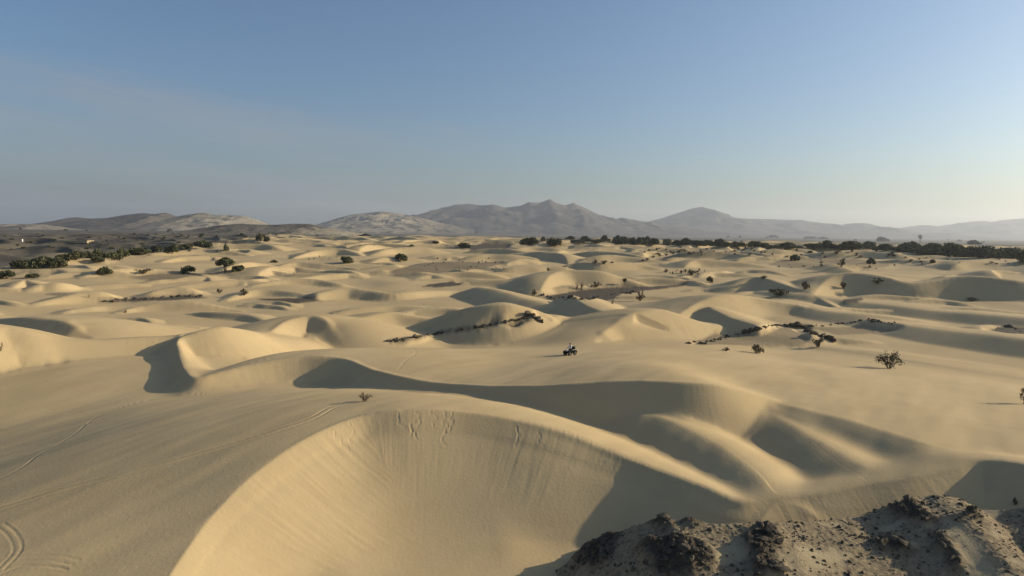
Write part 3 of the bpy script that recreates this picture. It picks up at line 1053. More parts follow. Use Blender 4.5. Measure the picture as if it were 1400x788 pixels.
# loose stones: far too many to count
bm = bmesh.new()
n_done = 0
while n_done < 3600:
    x, y = g.uniform(2, 45), g.uniform(36, 47.5)
    i = int((y - KY[0]) / (KY[1] - KY[0])); j = int((x - KX[0]) / (KX[1] - KX[0]))
    dens = 0.25 + 0.75 * KR[i, j] + 0.5 * sstep(0.1, 0.5, float(fbm(np.array([x / 2.0]), np.array([y / 2.0]), 3)[0]))
    if g.uniform() > dens * (1 - 0.93 * DRIFT[i, j]):
        n_done += 0
        continue
    s = float(np.clip(g.lognormal(-2.5, 0.55), 0.03, 0.3))
    z = knoll_z(x, y)
    R = Matrix.Rotation(g.uniform(0, 6.28), 3, 'Z')
    vs = [bm.verts.new(Vector((x, y, z)) + R @ Vector((a * s * g.uniform(.7, 1.2), b * s * g.uniform(.6, 1.1), c * s * g.uniform(.6, 1.2)))) for a, b, c in
          ((-.6, -.6, -.3), (.7, -.5, -.3), (.5, .7, -.3), (-.6, .5, -.3), (-.3, -.3, .5), (.35, -.25, .45), (.2, .4, .55))]
    for f in ((0, 1, 5, 4), (1, 2, 6, 5), (2, 3, 6), (3, 0, 4, 6), (4, 5, 6)):
        bm.faces.new([vs[q] for q in f])
    n_done += 1
tag(link_mesh('gravel', bm, ROCK_MAT.m), kind='stuff')

# rocks strung along the stony ribs in the middle distance
for name, line, n, smin, smax in (
        ('stony rib left of the quad bike', [(532, 467), (560, 463), (600, 456), (645, 449), (690, 441), (716, 436), (724, 430), (735, 438), (742, 441)], 95, 0.5, 1.7),
        ('stony rib right of the quad bike', [(938, 470), (965, 469), (985, 464), (1015, 456), (1050, 447), (1080, 446), (1100, 447)], 75, 0.5, 1.6),
        ('dark crag beside the brown gravel patch', [(1083, 444), (1095, 446), (1108, 453), (1116, 458), (1130, 462), (1142, 467)], 60, 0.8, 2.4),
        ('thin rock rib near the right edge of the dunes', [(1105, 447), (1140, 443), (1170, 440), (1182, 437), (1200, 440), (1225, 443)], 50, 0.4, 1.3),
        ('thin line of dark rock in the left middle distance', [(136, 413), (170, 411), (210, 408), (250, 406), (276, 405)], 60, 0.5, 1.5),
        ('dark edge of the gravel floor behind the quad bike', [(745, 407), (775, 408), (800, 410), (830, 404), (880, 399)], 60, 0.5, 1.6),
        ('grey gravel patch at the right edge', [(1362, 450), (1378, 447), (1388, 449), (1398, 455)], 14, 0.4, 1.4)):
    C = np.array([to for to in catmull(line, 10)])
    for k in range(n):
        u = g.uniform(0, len(C) - 1.001); i = int(u); f = u - i
        px = C[i, 0] * (1 - f) + C[i + 1, 0] * f + g.normal(0, 1.2); py = C[i, 1] * (1 - f) + C[i + 1, 1] * f + g.normal(0, 0.8)
        p = spot(px, py)
        s = float(np.clip(g.lognormal(math.log(smin * 1.3), 0.5), smin, smax))
        rock(p, s, 'dark rock on the ' + name, 'rocks on the ' + name, g)

# the 290 rocks that show largest are objects; the small rest is one mass
ROCKS.sort(key=lambda q: -q[0])
for _, k, R, lab, grp in ROCKS[:290]:
    o = bpy.data.objects.new('rock', rock_meshes[k]); COL.objects.link(o)
    o.matrix_world = R
    tag(o, lab, 'rock', grp)
bm = bmesh.new()
for _, k, R, lab, grp in ROCKS[290:]:
    n0 = len(bm.verts)
    bm.from_mesh(rock_meshes[k])
    bm.verts.ensure_lookup_table()
    for v in bm.verts[n0:]:
        v.co = R @ v.co
tag(link_mesh('stones', bm, ROCK_MAT.m), kind='stuff')
# ------------------------------------------------------------------ trees and bushes
def crown_points(g, n, rx, ry, h, dome=True, lobes=9):
    """leaf positions: several overlapping clumps making one uneven dome, thinner inside"""
    cs = []
    for k in range(lobes):
        a = g.uniform(0, 6.28); r = math.sqrt(g.uniform(0, 1)) * 0.72
        zz = (1 - r * r) * g.uniform(0.35, 0.72)
        cs.append((math.cos(a) * r * rx, math.sin(a) * r * ry, zz * h, g.uniform(0.28, 0.46)))
    out = []
    for _ in range(n):
        c = cs[int(g.integers(0, lobes))]
        v = g.normal(0, 1, 3); v /= np.linalg.norm(v)
        q = g.uniform(0.55, 1.05) if g.uniform() < 0.85 else g.uniform(0.2, 0.6)
        p = np.array([c[0] + v[0] * c[3] * rx * q, c[1] + v[1] * c[3] * ry * q, c[2] + v[2] * c[3] * h * 0.85 * q])
        if p[2] < 0.04 * h:
            p[2] = g.uniform(0.03, 0.2) * h
        out.append(p)
    return np.array(out)


def leaf_quads(name, P, size, g, mat, parent):
    n = len(P)
    u = g.normal(0, 1, (n, 3)); u /= np.linalg.norm(u, axis=1)[:, None]
    w_ = g.normal(0, 1, (n, 3)); v = np.cross(u, w_); v /= np.linalg.norm(v, axis=1)[:, None]
    s = size * g.uniform(0.6, 1.4, n)[:, None]
    return quads_mesh(name, P.astype(np.float32), (u * s).astype(np.float32), (v * s * 0.6).astype(np.float32), mat, parent)


def make_tree(seed, rx, h, n, leaf, trunk=0.3, mat=None, lobes=9, lift=0.0, kind='acacia_tree', ry=None):
    """a dome of foliage about 2*rx wide and h tall, on a forked trunk; built at the origin"""
    g = np.random.default_rng(seed)
    root = bpy.data.objects.new(kind, None); COL.objects.link(root)
    P = crown_points(g, n, rx, ry or rx * 0.85, h * (1 - lift), lobes=lobes)
    P[:, 2] += h * lift
    leaf_quads('crown', P, leaf, g, mat or LEAF, root)
    bm = bmesh.new()
    for k in range(5):
        a = k * 1.257 + g.uniform(-0.4, 0.4); r = g.uniform(0.3, 0.6) * rx
        top = Vector((math.cos(a) * r, math.sin(a) * r, h * g.uniform(0.55, 0.75)))
        mid = Vector((top.x * 0.25, top.y * 0.25, h * max(lift, 0.22)))
        tube(bm, [(0, 0, -0.3), mid * 0.6, mid, (mid + top) * 0.5 + Vector((0, 0, 0.1 * h)), top], [trunk, trunk * 0.8, trunk * 0.55, trunk * 0.35, trunk * 0.12], 6)
    link_mesh('trunk', bm, BARK, root, True)
    return root


def make_bush(seed, rx, h, n, leaf, mat, stems=14, arch=0.5, kind='bush', dens=1.0):
    """a shrub of arching stems with leaf sprays along them"""
    g = np.random.default_rng(seed)
    root = bpy.data.objects.new(kind, None); COL.objects.link(root)
    bm = bmesh.new(); L = []
    for k in range(stems):
        a = g.uniform(0, 6.28); r = rx * g.uniform(0.3, 1.0); zz = h * g.uniform(0.6, 1.05) * (1 - 0.45 * (r / rx) ** 2)
        P = [(0.06 * rx * math.cos(a), 0.06 * rx * math.sin(a), -0.15)]
        for t in (0.3, 0.6, 0.85, 1.0):
            P.append((math.cos(a) * r * t ** 0.85 + g.normal(0, 0.04) * rx, math.sin(a) * r * t ** 0.85 + g.normal(0, 0.04) * rx,
                      zz * (math.sin(min(t, 1) * math.pi * (0.5 + 0.3 * arch)) if arch else t)))
        w0 = 0.012 * h
        tube(bm, P, [w0, w0 * 0.8, w0 * 0.55, w0 * 0.35, w0 * 0.15], 5)
        for _ in range(int(n / stems)):
            t = g.uniform(0.12, 1.0) * 4; i = min(int(t), 3); f = t - i
            q = np.array(P[i]) * (1 - f) + np.array(P[i + 1]) * f
            L.append(q + g.normal(0, 0.075, 3) * np.array([rx, rx, h]))
    L = np.array(L); L[:, 2] = np.maximum(L[:, 2], 0.03)
    link_mesh('stems', bm, TWIG, root, True)
    leaf_quads('leaves', L, leaf, g, mat, root)
    return root


used_proto = set()


def put(proto, px, py, width, height, label, cat, group=None, w0=None, h0=None, rz=None, lean=0.0, at=None, cap=None):
    """stand a copy of a plant where the photograph shows its foot; width and height in pixels there"""
    p = at or spot(px, py)
    dist = (p - Vector((0, 0, CAM_Z))).length
    mpp = dist / F_PX
    if cap:
        mpp = min(mpp, cap)
    if proto.name in used_proto:
        o = copy_tree(proto)
    else:
        o = proto; used_proto.add(proto.name)
    o.location = (p[0], p[1], p[2] - 0.08)
    o.scale = (width * mpp / w0, width * mpp / w0, height * mpp / h0)
    o.rotation_euler = (0, lean, random.uniform(0, 6.28) if rz is None else rz)
    return tag(o, label, cat, group)


TREES = [make_tree(100 + k, 5.0, 5.0, 2600, 0.30, 0.28, lobes=12) for k in range(4)]
DENSE = [make_tree(120 + k, 2.5, 2.2, 1300, 0.17, 0.10, kind='bush', lobes=8) for k in range(3)]
DRY = [make_bush(140 + k, 1.4, 1.4, 420, 0.10, LEAF_DRY, stems=16, arch=0.6) for k in range(3)]
TWIGS = [make_bush(150 + k, 0.6, 1.2, 90, 0.07, LEAF_DRY, stems=9, arch=0.0, kind='desert_plant') for k in range(3)]
DARKS = [make_tree(160 + k, 2.0, 2.0, 700, 0.20, 0.08, kind='bush', lobes=5) for k in range(2)]

# the belt of domed trees beyond the dunes: x0, x1, top, foot, label
belt = [
    (708, 738, 323, 335, 'broad dark domed tree at the left end of the tree belt'),
    (739, 746, 323, 330, 'small round tree peeping out between the two leftmost domes of the belt'),
    (746, 772, 323.5, 336.5, 'second broad dome of the tree belt, standing a little nearer'),
    (773, 789, 322.5, 327, None), (781, 803, 327, 332.5, None), (791, 809, 322, 331, None), (806, 823, 326, 332.5, None),
    (819, 834, 321, 331, None), (833, 858, 321, 332, None), (840, 860, 326, 334, None), (857, 870, 323, 334, None), (867, 882, 324, 334.5, None),
    (875, 891, 322, 334, None), (884, 904, 325, 334.5, None), (904, 918, 325, 335, None), (917, 936, 328, 335.5, None), (930, 948, 324.5, 334, None),
    (942, 964, 328, 336.5, None), (961, 976, 327, 335.5, None), (971, 998, 326.5, 337, None), (995, 1018, 330, 337.5, None),
    (1022, 1041, 329, 338, 'lone dark dome standing just right of the gap in the tree belt'), (1038, 1052, 331, 338.5, None),
    (1049, 1060, 335, 339.5, None), (1058, 1089, 331, 340, None), (1086, 1098, 335.5, 339.5, None),
    (1099, 1122, 332, 339, None), (1118, 1140, 329, 339.5, None), (1136, 1152, 335, 340, None), (1149, 1179, 329.5, 342, None),
    (1181, 1197, 329.5, 340.5, 'tall narrow dome at the head of the sandy slope in the tree belt'), (1196, 1226, 334, 342.5, None),
    (1231, 1264, 331, 346, 'large dark dome in front of the palm'), (1263, 1287, 333, 345, 'dark dome just right of the large one by the palm'),
    (1249, 1276, 338, 348, 'low dome spreading in front of the two trees by the palm'), (1274, 1296, 340, 349, None),
    (1287, 1326, 333, 351, 'widest dark dome of the tree belt, with a lighter top'), (1324, 1361, 337.5, 352.5, 'dark dome second from the right end of the tree belt'),
    (1361, 1395, 339, 354, 'dome with a brownish flank near the right end of the belt'), (1389, 1412, 344, 359, 'dark tree cut by the right edge, last of the belt'),
]
for k, (a, b, top, foot, lab) in enumerate(belt):
    far_half = 'middle' if (a + b) / 2 < 1000 else 'right-hand'
    put(TREES[k % 4], (a + b) / 2, foot, b - a, foot - top, lab or 'dark green domed tree crowded into the %s part of the tree belt' % far_half, 'tree',
        'trees in the %s part of the belt' % far_half if not lab else 'trees in the belt beyond the dunes', 8.6, 5.1)
for k, (a, b, top, foot) in enumerate([(1051, 1064, 321, 325.5), (1098, 1118, 323, 326.5), (1117, 1132, 324, 327), (1197, 1216, 324, 330.5), (992, 999, 322, 324.5), (1009, 1014, 322, 325.5),
                                      (1319, 1340, 329, 334.5), (590, 602, 329, 332.5), (559, 567, 334, 336.5)]):
    put(TREES[(k + 1) % 4], (a + b) / 2, foot, b - a, foot - top, 'small hazy dome of a tree standing alone far out on the plain' if k < 7 else 'tiny dark bush on the far central dunes', 'tree' if k < 7 else 'bush',
        'lone trees far out' if k < 7 else 'tiny bushes on the far central dunes', 10.2, 5.1)

# the palm on the right horizon
palm = bpy.data.objects.new('palm_tree', None); COL.objects.link(palm)
bm = bmesh.new(); tube(bm, [(0, 0, -0.5), (0.15, 0, 1.2), (0.1, 0.1, 2.6), (0.25, 0, 3.9)], [0.4, 0.33, 0.3, 0.28], 8)
link_mesh('trunk', bm, BARK, palm, True)
bm = bmesh.new(); g = np.random.default_rng(3)
for k in range(26):
    a = k * 2.4; el = g.uniform(-0.5, 1.2); Lf = g.uniform(1.9, 2.7)
    dx, dy = math.cos(a), math.sin(a)
    prev = None
    for t in np.linspace(0, 1, 7):
        c = Vector((0.25 + dx * math.cos(el) * Lf * t, dy * math.cos(el) * Lf * t, 3.9 + math.sin(el) * Lf * t - 1.3 * t * t))
        wv_ = Vector((-dy, dx, 0)) * (0.42 * math.sin(math.pi * min(t + 0.12, 1)) + 0.02)
        cur = (bm.verts.new(c - wv_ - Vector((0, 0, 0.12 * t))), bm.verts.new(c), bm.verts.new(c + wv_ - Vector((0, 0, 0.12 * t))))
        if prev:
            bm.faces.new((prev[0], prev[1], cur[1], cur[0])); bm.faces.new((prev[1], prev[2], cur[2], cur[1]))
        prev = cur
link_mesh('fronds', bm, LEAF_DRY, palm)
put(palm, 1258, 332, 6.5, 11.5, 'single palm rising above the right end of the tree belt', 'palm', None, 4.6, 5.6)

# bushes edging the plain on the left
left = [
    (16, 43, 355, 367, 'dark bush at the left end of the hedge edging the plain'), (44, 75, 352, 366.5, 'widest dark bush of the nearer clump by the left edge of the plain'),
    (68, 91, 353, 365.5, 'dark bush at the right end of the nearest clump by the plain'), (76, 93, 347, 355.5, None), (91, 118, 344, 355.5, None), (117, 142, 341.5, 353.5, None),
    (125, 142, 350, 358, 'dark bush leaning out behind the pale dune hump on the left'), (140, 167, 345, 356, None), (159, 176, 339, 350.5, None), (175, 206, 337, 349, None), (205, 227, 335.5, 345.5, None),
    (225, 247, 333, 345, None), (245, 268, 332, 340, None), (264, 290, 329, 338.5, None), (350, 360, 318, 329.5, 'round grey bush at the foot of the dark hill'), (359, 370, 322, 330.5, 'smaller round bush right of the grey one at the foot of the dark hill'),
    (389, 397, 309, 316, None),
]
for k, (a, b, top, foot, lab) in enumerate(left):
    put(DENSE[k % 3], (a + b) / 2, foot, b - a, foot - top, lab or 'olive bush in the long hedge between dunes and plain', 'bush', 'bushes edging the plain' if lab else 'olive bushes of the long hedge', 5.1, 2.2)

# single trees and bushes among the dunes: proto, x, foot, w, h, label
umb = make_tree(201, 3.0, 3.4, 1500, 0.19, 0.20, lift=0.40, lobes=10)
put(umb, 308, 372, 31, 20, 'umbrella-shaped tree on a pale trunk in the left middle distance', 'tree', None, 6.1, 3.4)
small_tree = make_tree(202, 1.2, 2.2, 500, 0.13, 0.07, lift=0.45, lobes=6)
put(small_tree, 854, 390, 7, 10.5, 'tiny round-headed tree on the dune above the dark gravel floor', 'tree', None, 2.4, 2.2)
singles = [
    (DENSE[0], 327, 371, 21, 10, 'low dark bush right beside the umbrella tree', 'bush', 5.1, 2.2),
    (DENSE[1], 258, 374, 20, 10.5, 'dark rounded bush left of the umbrella tree', 'bush', 5.1, 2.2),
    (DENSE[2], 144, 374, 19, 9.5, 'dark rounded bush on the dune crest below the hedge', 'bush', 5.1, 2.2),
    (DENSE[0], 46, 380, 18, 6.5, 'flat dark bush on a sand hummock near the left edge', 'bush', 5.1, 2.2),
    (DENSE[1], 10, 381, 24, 10, 'dark bush on the dune at the left edge of the view', 'bush', 5.1, 2.2),
    (DENSE[2], 309, 343, 9, 10, 'little upright bush above the umbrella tree', 'bush', 5.1, 2.2),
    (DENSE[0], 473, 360, 27, 12, 'dark spreading bush left of the centre, on pale sand', 'bush', 5.1, 2.2),
    (DENSE[1], 547, 357, 23, 11, 'dark dome bush near the centre beside a bright dune edge', 'bush', 5.1, 2.2),
    (DENSE[2], 375, 359, 11, 4, 'flat dark bush on the crest left of the spreading bush', 'bush', 5.1, 2.2),
    (DENSE[0], 634, 339, 21, 9, 'dark bush on the shaded flat near the far centre', 'bush', 5.1, 2.2),
    (DENSE[1], 970, 386.5, 10, 9, 'compact dark bush below the tree belt, alone on smooth sand', 'bush', 5.1, 2.2),
    (DRY[0], 1064, 405, 27, 12, 'ragged bush along a dune edge, right of the centre', 'bush', 2.9, 1.4),
    (DRY[1], 1100, 396, 14, 11, 'spiky dark bush at the tip of a shadowed ridge', 'bush', 2.9, 1.4),
    (DRY[2], 1199, 388, 17, 7, 'pair of sprays growing on the large right-hand slip face', 'bush', 2.9, 1.4),
    (DRY[0], 1153, 395, 9, 10, 'dry brown sprout on the lit slope of the large right-hand hollow', 'bush', 2.9, 1.4),
    (DRY[1], 1034, 483, 21, 12, 'grey tussock bush in front of the brown gravel patch', 'bush', 2.9, 1.4),
    (DRY[2], 992, 480, 12, 5, 'small dry tuft left of the grey tussock bush', 'bush', 2.9, 1.4),
    (DRY[0], 1118, 475, 16, 14, 'olive green bush below the dark crag', 'bush', 2.9, 1.4),
    (DRY[1], 875, 412, 14, 14, 'thin brown shrub standing below the dark gravel floor', 'bush', 2.9, 1.4),
    (TWIGS[0], 837, 416, 7, 10, 'small stalky plant left of the thin brown shrub', 'plant', 1.3, 1.25),
    (DRY[2], 730, 405, 11, 9, 'ragged plant at the left tip of the dark gravel floor', 'plant', 2.9, 1.4),
    (DRY[0], 742, 405, 8, 5, 'low dark tuft just right of the ragged plant', 'plant', 2.9, 1.4),
    (TWIGS[1], 788, 396, 7, 11, 'left upright sprout on the slip face above the gravel floor', 'plant', 1.3, 1.25),
    (TWIGS[2], 795, 396, 8, 14, 'tall upright sprout on the slip face above the gravel floor', 'plant', 1.3, 1.25),
    (DRY[1], 815, 393, 16, 8, 'green spray at the foot of the slip face above the gravel floor', 'plant', 2.9, 1.4),
    (DRY[2], 813, 361, 9, 6, 'left tuft of the row on the shadowed crest below the tree belt', 'plant', 2.9, 1.4),
    (DRY[0], 826, 361, 11, 6, 'larger tuft of the row on the shadowed crest below the tree belt', 'plant', 2.9, 1.4),
    (DRY[1], 837, 360, 5, 3, 'tiny tuft at the right of the row on the shadowed crest', 'plant', 2.9, 1.4),
    (DRY[2], 750, 371, 7, 5, 'brown sprig at the left end of a bright hollow', 'plant', 2.9, 1.4),
    (TWIGS[0], 402, 377, 3, 6, 'thin stalk standing in the left centre flats', 'plant', 1.3, 1.25),
    (DRY[0], 300, 401, 9, 7, 'leafy sprout between two hollows on the left', 'plant', 2.9, 1.4),
    (DRY[1], 333, 404, 13, 9, 'bushy plant at the rim of a shaded hollow on the left', 'plant', 2.9, 1.4),
    (DRY[2], 910, 373, 8, 5, 'dark tuft left of the feathery dry grass on a pale hollow', 'plant', 2.9, 1.4),
    (DRY[0], 945, 377, 12, 9, 'feathery grey green shrub in a pale hollow', 'plant', 2.9, 1.4),
    (DRY[1], 1045, 381, 12, 4, 'dark low plants on the crest of a rounded bright dune', 'plant', 2.9, 1.4),
    (DENSE[1], 1087, 357, 18, 9, 'dark bush heading the scrubby bank below the belt', 'bush', 5.1, 2.2),
    (DRY[2], 1150, 365, 11, 9, 'feathery bush on the scrubby bank, between two dark ones', 'bush', 2.9, 1.4),
    (DENSE[2], 1190, 361, 12, 9, 'dark bush at the foot of the sandy slope in the belt', 'bush', 5.1, 2.2),
    (DENSE[0], 1108, 346, 7, 4, 'small round bush alone on the bank below the belt', 'bush', 5.1, 2.2),
    (DRY[0], 1144, 348, 8, 6, 'dry brown bush on the bank below the belt', 'bush', 2.9, 1.4),
    (DENSE[1], 1275, 360, 9, 5, 'small dark bush below the large dome by the palm', 'bush', 5.1, 2.2),
    (DRY[1], 1328, 411, 16, 4, 'flat dark plant at the foot of the big right-hand slip face', 'plant', 2.9, 1.4),
    (DRY[2], 172, 428, 4, 4, 'tiny dark tuft on a smooth crest at the left', 'plant', 2.9, 1.4),
    (DRY[0], 196, 374, 24, 7, 'dark stalky clump on a grey flat at the left', 'plant', 2.9, 1.4),
    (TWIGS[1], 122, 407, 3, 6, 'short stalk on a slip face in the left middle distance', 'plant', 1.3, 1.25),
    (TWIGS[2], 1, 480, 5, 14, 'dark leaning stalk on the slip face at the left edge', 'plant', 1.3, 1.25),
    (DRY[1], 1387, 690, 6, 9, 'green sprout at the right edge beside the knoll', 'plant', 2.9, 1.4),
]
for pr, x, y, w_, h_, lab, cat, a, b in singles:
    put(pr, x, y, w_, h_, lab, cat, None, a, b)
for k, (x, y, w_, h_) in enumerate([(885, 356, 6, 4), (893, 353, 6, 4), (902, 351, 7, 4.5), (911, 350, 6, 4), (920, 348, 8, 4.5), (928, 346, 6, 5), (936, 344, 6, 3.5), (879, 357, 5, 3), (948, 347, 5, 3), (959, 346, 5, 3)]):
    put(DRY[k % 3], x, y, w_, h_, 'dark scrub bush on the shaded bank below the tree belt', 'bush', 'scrub on the shaded bank', 2.9, 1.4)

# the three nearer bushes
near = make_bush(301, 0.95, 0.95, 420, 0.045, LEAF_DRY, stems=22, arch=0.5)
put(near, 499, 549, 22, 13, 'gnarled dark bush on the crest of the big foreground dune', 'bush', None, 2.0, 0.95)
wisp = make_bush(302, 1.5, 2.2, 760, 0.075, LEAF_DRY, stems=17, arch=0.95, kind='desert_tree')
put(wisp, 1215, 504, 31, 24, 'straggly little tree with drooping branches alone on smooth sand at the right', 'tree', None, 3.1, 2.1)
edge_b = make_bush(303, 0.9, 1.6, 420, 0.06, LEAF_DRY, stems=14, arch=0.4)
put(edge_b, 1402, 553, 17, 22, 'dark straggly bush cut by the right edge of the view', 'bush', None, 1.9, 1.6)

# scattered scrub: every one its own object
g = np.random.default_rng(77)


def scatter(n, box, wr, hr, protos, w0, h0, label, group, name):
    for k in range(n):
        px = g.uniform(box[0], box[2]); py = g.uniform(box[1], box[3])
        w_ = g.uniform(*wr)
        put(protos[k % len(protos)], px, py, w_, w_ * g.uniform(*hr), label, 'bush', group, w0, h0)


scatter(46, (875, 338, 1052, 350), (2.0, 5.5), (0.5, 0.8), DRY, 2.9, 1.4, 'small scrub bush on the pale ground just below the middle of the tree belt', 'scrub below the middle of the belt', 'bush')
scatter(40, (1055, 342, 1230, 368), (2.0, 6.5), (0.5, 0.8), DRY, 2.9, 1.4, 'small scrub bush on the scrubby bank below the right-hand belt', 'scrub on the right-hand bank', 'bush')
scatter(20, (1230, 352, 1380, 362), (2.0, 5.0), (0.4, 0.7), DRY, 2.9, 1.4, 'small scrub bush on the sand below the dark domes at the right', 'scrub below the right-hand domes', 'bush')
scatter(64, (0, 318, 300, 345), (2, 7), (0.35, 0.5), DARKS, 4.1, 2.0, 'dark scrub bush on the brown plain at the left', 'scrub on the left plain', 'bush')
scatter(40, (230, 309, 440, 326), (3, 8), (0.45, 0.7), DARKS, 4.1, 2.0, 'dark scrub bush on the dark hill and its sandy foot', 'scrub on the dark hill', 'bush')
scatter(18, (462, 334, 545, 337.5), (1.0, 2.0), (1.0, 2.2), TWIGS, 1.3, 1.25, 'short dark stalk in the row of dry stalks at the far centre', 'row of dry stalks at the far centre', 'plant')
scatter(16, (420, 351, 468, 356), (1.2, 2.4), (0.9, 1.8), TWIGS, 1.3, 1.25, 'short dry stalk left of the spreading bush', 'stalks left of the spreading bush', 'plant')
scatter(26, (575, 352, 690, 370), (1.5, 4), (0.5, 0.9), DRY, 2.9, 1.4, 'small dry tuft on the gravel flat right of the centre dome bush', 'tufts on the central gravel flat', 'plant')
scatter(18, (915, 370, 965, 378), (2, 4.5), (0.8, 1.3), DRY, 2.9, 1.4, 'dry grass tuft in the pale hollow below the belt', 'dry grass in the pale hollow', 'plant')
scatter(22, (1000, 318, 1400, 334), (3, 7), (0.3, 0.5), DARKS, 4.1, 2.0, 'hazy dark bush on the flat plain behind the tree belt', 'bushes on the plain behind the belt', 'bush')
scatter(26, (0, 300, 120, 318), (2, 6), (0.4, 0.6), DARKS, 4.1, 2.0, 'tiny hazy bush on the low hills at the far left', 'bushes on the far left hills', 'bush')

# ------------------------------------------------------------------ a white hut far out on the left plain
WHITE = plain_material('whitewash', (0.78, 0.76, 0.72), 0.8, 0, 0.05)
MUD = plain_material('mud_wall', (0.42, 0.33, 0.2), 0.9, 0, 0.15)
hut = bpy.data.objects.new('hut', None); COL.objects.link(hut)
p = spot(30, 330.5); hut.location = p; hut.scale = (0.42, 0.42, 0.6)
def box(bm, x0, x1, y0, y1, z0, z1):
    v = [bm.verts.new(q) for q in ((x0, y0, z0), (x1, y0, z0), (x1, y1, z0), (x0, y1, z0), (x0, y0, z1), (x1, y0, z1), (x1, y1, z1), (x0, y1, z1))]
    for f in ((0, 3, 2, 1), (4, 5, 6, 7), (0, 1, 5, 4), (1, 2, 6, 5), (2, 3, 7, 6), (3, 0, 4, 7)):
        bm.faces.new([v[i] for i in f])
bm = bmesh.new(); box(bm, -1.1, 1.1, -1.1, 1.1, -0.5, 2.7); link_mesh('wall', bm, WHITE, hut)
bm = bmesh.new(); box(bm, -1.3, 1.3, -1.3, 1.3, 2.7, 2.95); link_mesh('roof', bm, MUD, hut)
bm = bmesh.new(); box(bm, -0.4, 0.4, -1.16, -1.1, 0, 1.9); link_mesh('door', bm, BARK, hut)
tag(hut, 'tiny white hut among the scrub on the left plain', 'hut')
bm = bmesh.new(); box(bm, -9, 9, -0.25, 0.25, -0.4, 1.2); box(bm, 8.6, 9.1, 0.25, 7, -0.4, 1.2)
mw = link_mesh('mud_wall', bm, MUD); mw.location = spot(100, 331.5); tag(mw, 'low mud wall on the left plain right of the white hut', 'wall')
# ------------------------------------------------------------------ the quad bike and its rider
BLACK = plain_material('black_plastic', (0.02, 0.02, 0.022), 0.45, 0, 0.2)
RUBBER = plain_material('rubber', (0.018, 0.017, 0.016), 0.85, 0, 0.2)
STEEL = plain_material('steel', (0.30, 0.30, 0.31), 0.4, 0.8, 0.1)
RIM = plain_material('dark_steel', (0.07, 0.07, 0.072), 0.5, 0.5, 0.1)
LENS = plain_material('lens', (0.7, 0.7, 0.66), 0.15, 0, 0.02)
q = bpy.data.objects.new('quad_bike', None); COL.objects.link(q)
# built facing +x, ground at z = 0


def rbox(bm, c, s, taper=1.0, bev=0.04):
    r = bmesh.ops.create_cube(bm, size=1.0)
    for v in r['verts']:
        k = taper if v.co.z > 0 else 1.0
        v.co = Vector((c[0] + v.co.x * s[0] * k, c[1] + v.co.y * s[1] * k, c[2] + v.co.z * s[2]))
    ed = list({e for v in r['verts'] for e in v.link_edges})
    bmesh.ops.bevel(bm, geom=ed, offset=bev, segments=2, affect='EDGES')


def wheel(x, y):
    bm = bmesh.new()
    prof = [(0.17, 0.11), (0.25, 0.13), (0.30, 0.125), (0.32, 0.07), (0.325, 0.0), (0.32, -0.07), (0.30, -0.125), (0.25, -0.13), (0.17, -0.11)]
    n = 28; rings = []
    for k in range(n):
        a = 2 * math.pi * k / n
        lug = 1.0 + (0.035 if k % 2 else 0.0)
        rings.append([bm.verts.new((math.cos(a) * r * (lug if r > 0.29 else 1), yy, math.sin(a) * r * (lug if r > 0.29 else 1))) for r, yy in prof])
    for k in range(n):
        A, B = rings[k], rings[(k + 1) % n]
        for i in range(len(prof) - 1):
            bm.faces.new((A[i], A[i + 1], B[i + 1], B[i]))
    t = link_mesh('wheel', bm, RUBBER, q, True); t.location = (x, y, 0.31)
    bm = bmesh.new()
    bmesh.ops.create_cone(bm, cap_ends=True, segments=20, radius1=0.175, radius2=0.175, depth=0.16, matrix=Matrix.Rotation(math.pi / 2, 4, 'X'))
    link_mesh('rim', bm, RIM, t, False)


for x in (0.64, -0.62):
    for y in (0.42, -0.42):
        wheel(x, y)
bm = bmesh.new(); rbox(bm, (0, 0, 0.46), (1.5, 0.34, 0.26), 0.9, 0.05); rbox(bm, (0.02, 0, 0.34), (0.7, 0.42, 0.14), 1, 0.04); tube(bm, [(0.64, -0.42, 0.31), (0.64, 0.42, 0.31)], [0.035, 0.035]); tube(bm, [(-0.62, -0.42, 0.31), (-0.62, 0.42, 0.31)], [0.035, 0.035])
link_mesh('chassis', bm, BLACK, q)
bm = bmesh.new(); rbox(bm, (0.30, 0, 0.70), (0.48, 0.34, 0.22), 0.75, 0.06); rbox(bm, (0.72, 0, 0.72), (0.42, 0.44, 0.16), 0.8, 0.05); link_mesh('body', bm, BLACK, q, True)
for x in (0.64, -0.62):
    for y in (0.42, -0.42):
        bm = bmesh.new(); P = []
        for k in range(9):
            a = math.radians(15 + k * 150 / 8)
            P.append((math.cos(a) * 0.41, math.sin(a) * 0.41))
        prev = None
        for cx2, cz2 in P:
            cur = [bm.verts.new((cx2 * f, yy, 0.31 + cz2 * f)) for f in (1.0, 1.06) for yy in (-0.17, 0.17)]
            if prev:
                for i, j in ((0, 1), (1, 3), (3, 2), (2, 0)):
                    bm.faces.new((prev[i], prev[j], cur[j], cur[i]))
            prev = cur
        o = link_mesh('fender', bm, BLACK, q, False); o.location = (x, y, 0)
bm = bmesh.new(); rbox(bm, (-0.22, 0, 0.78), (0.78, 0.32, 0.14), 0.85, 0.05); link_mesh('seat', bm, RUBBER, q, True)
bm = bmesh.new(); tube(bm, [(0.46, 0, 0.75), (0.36, 0, 1.02)], [0.035, 0.03]); tube(bm, [(0.26, -0.40, 1.06), (0.34, -0.2, 1.04), (0.36, 0, 1.02), (0.34, 0.2, 1.04), (0.26, 0.40, 1.06)], [0.02] * 5)
link_mesh('handlebar', bm, STEEL, q, True)
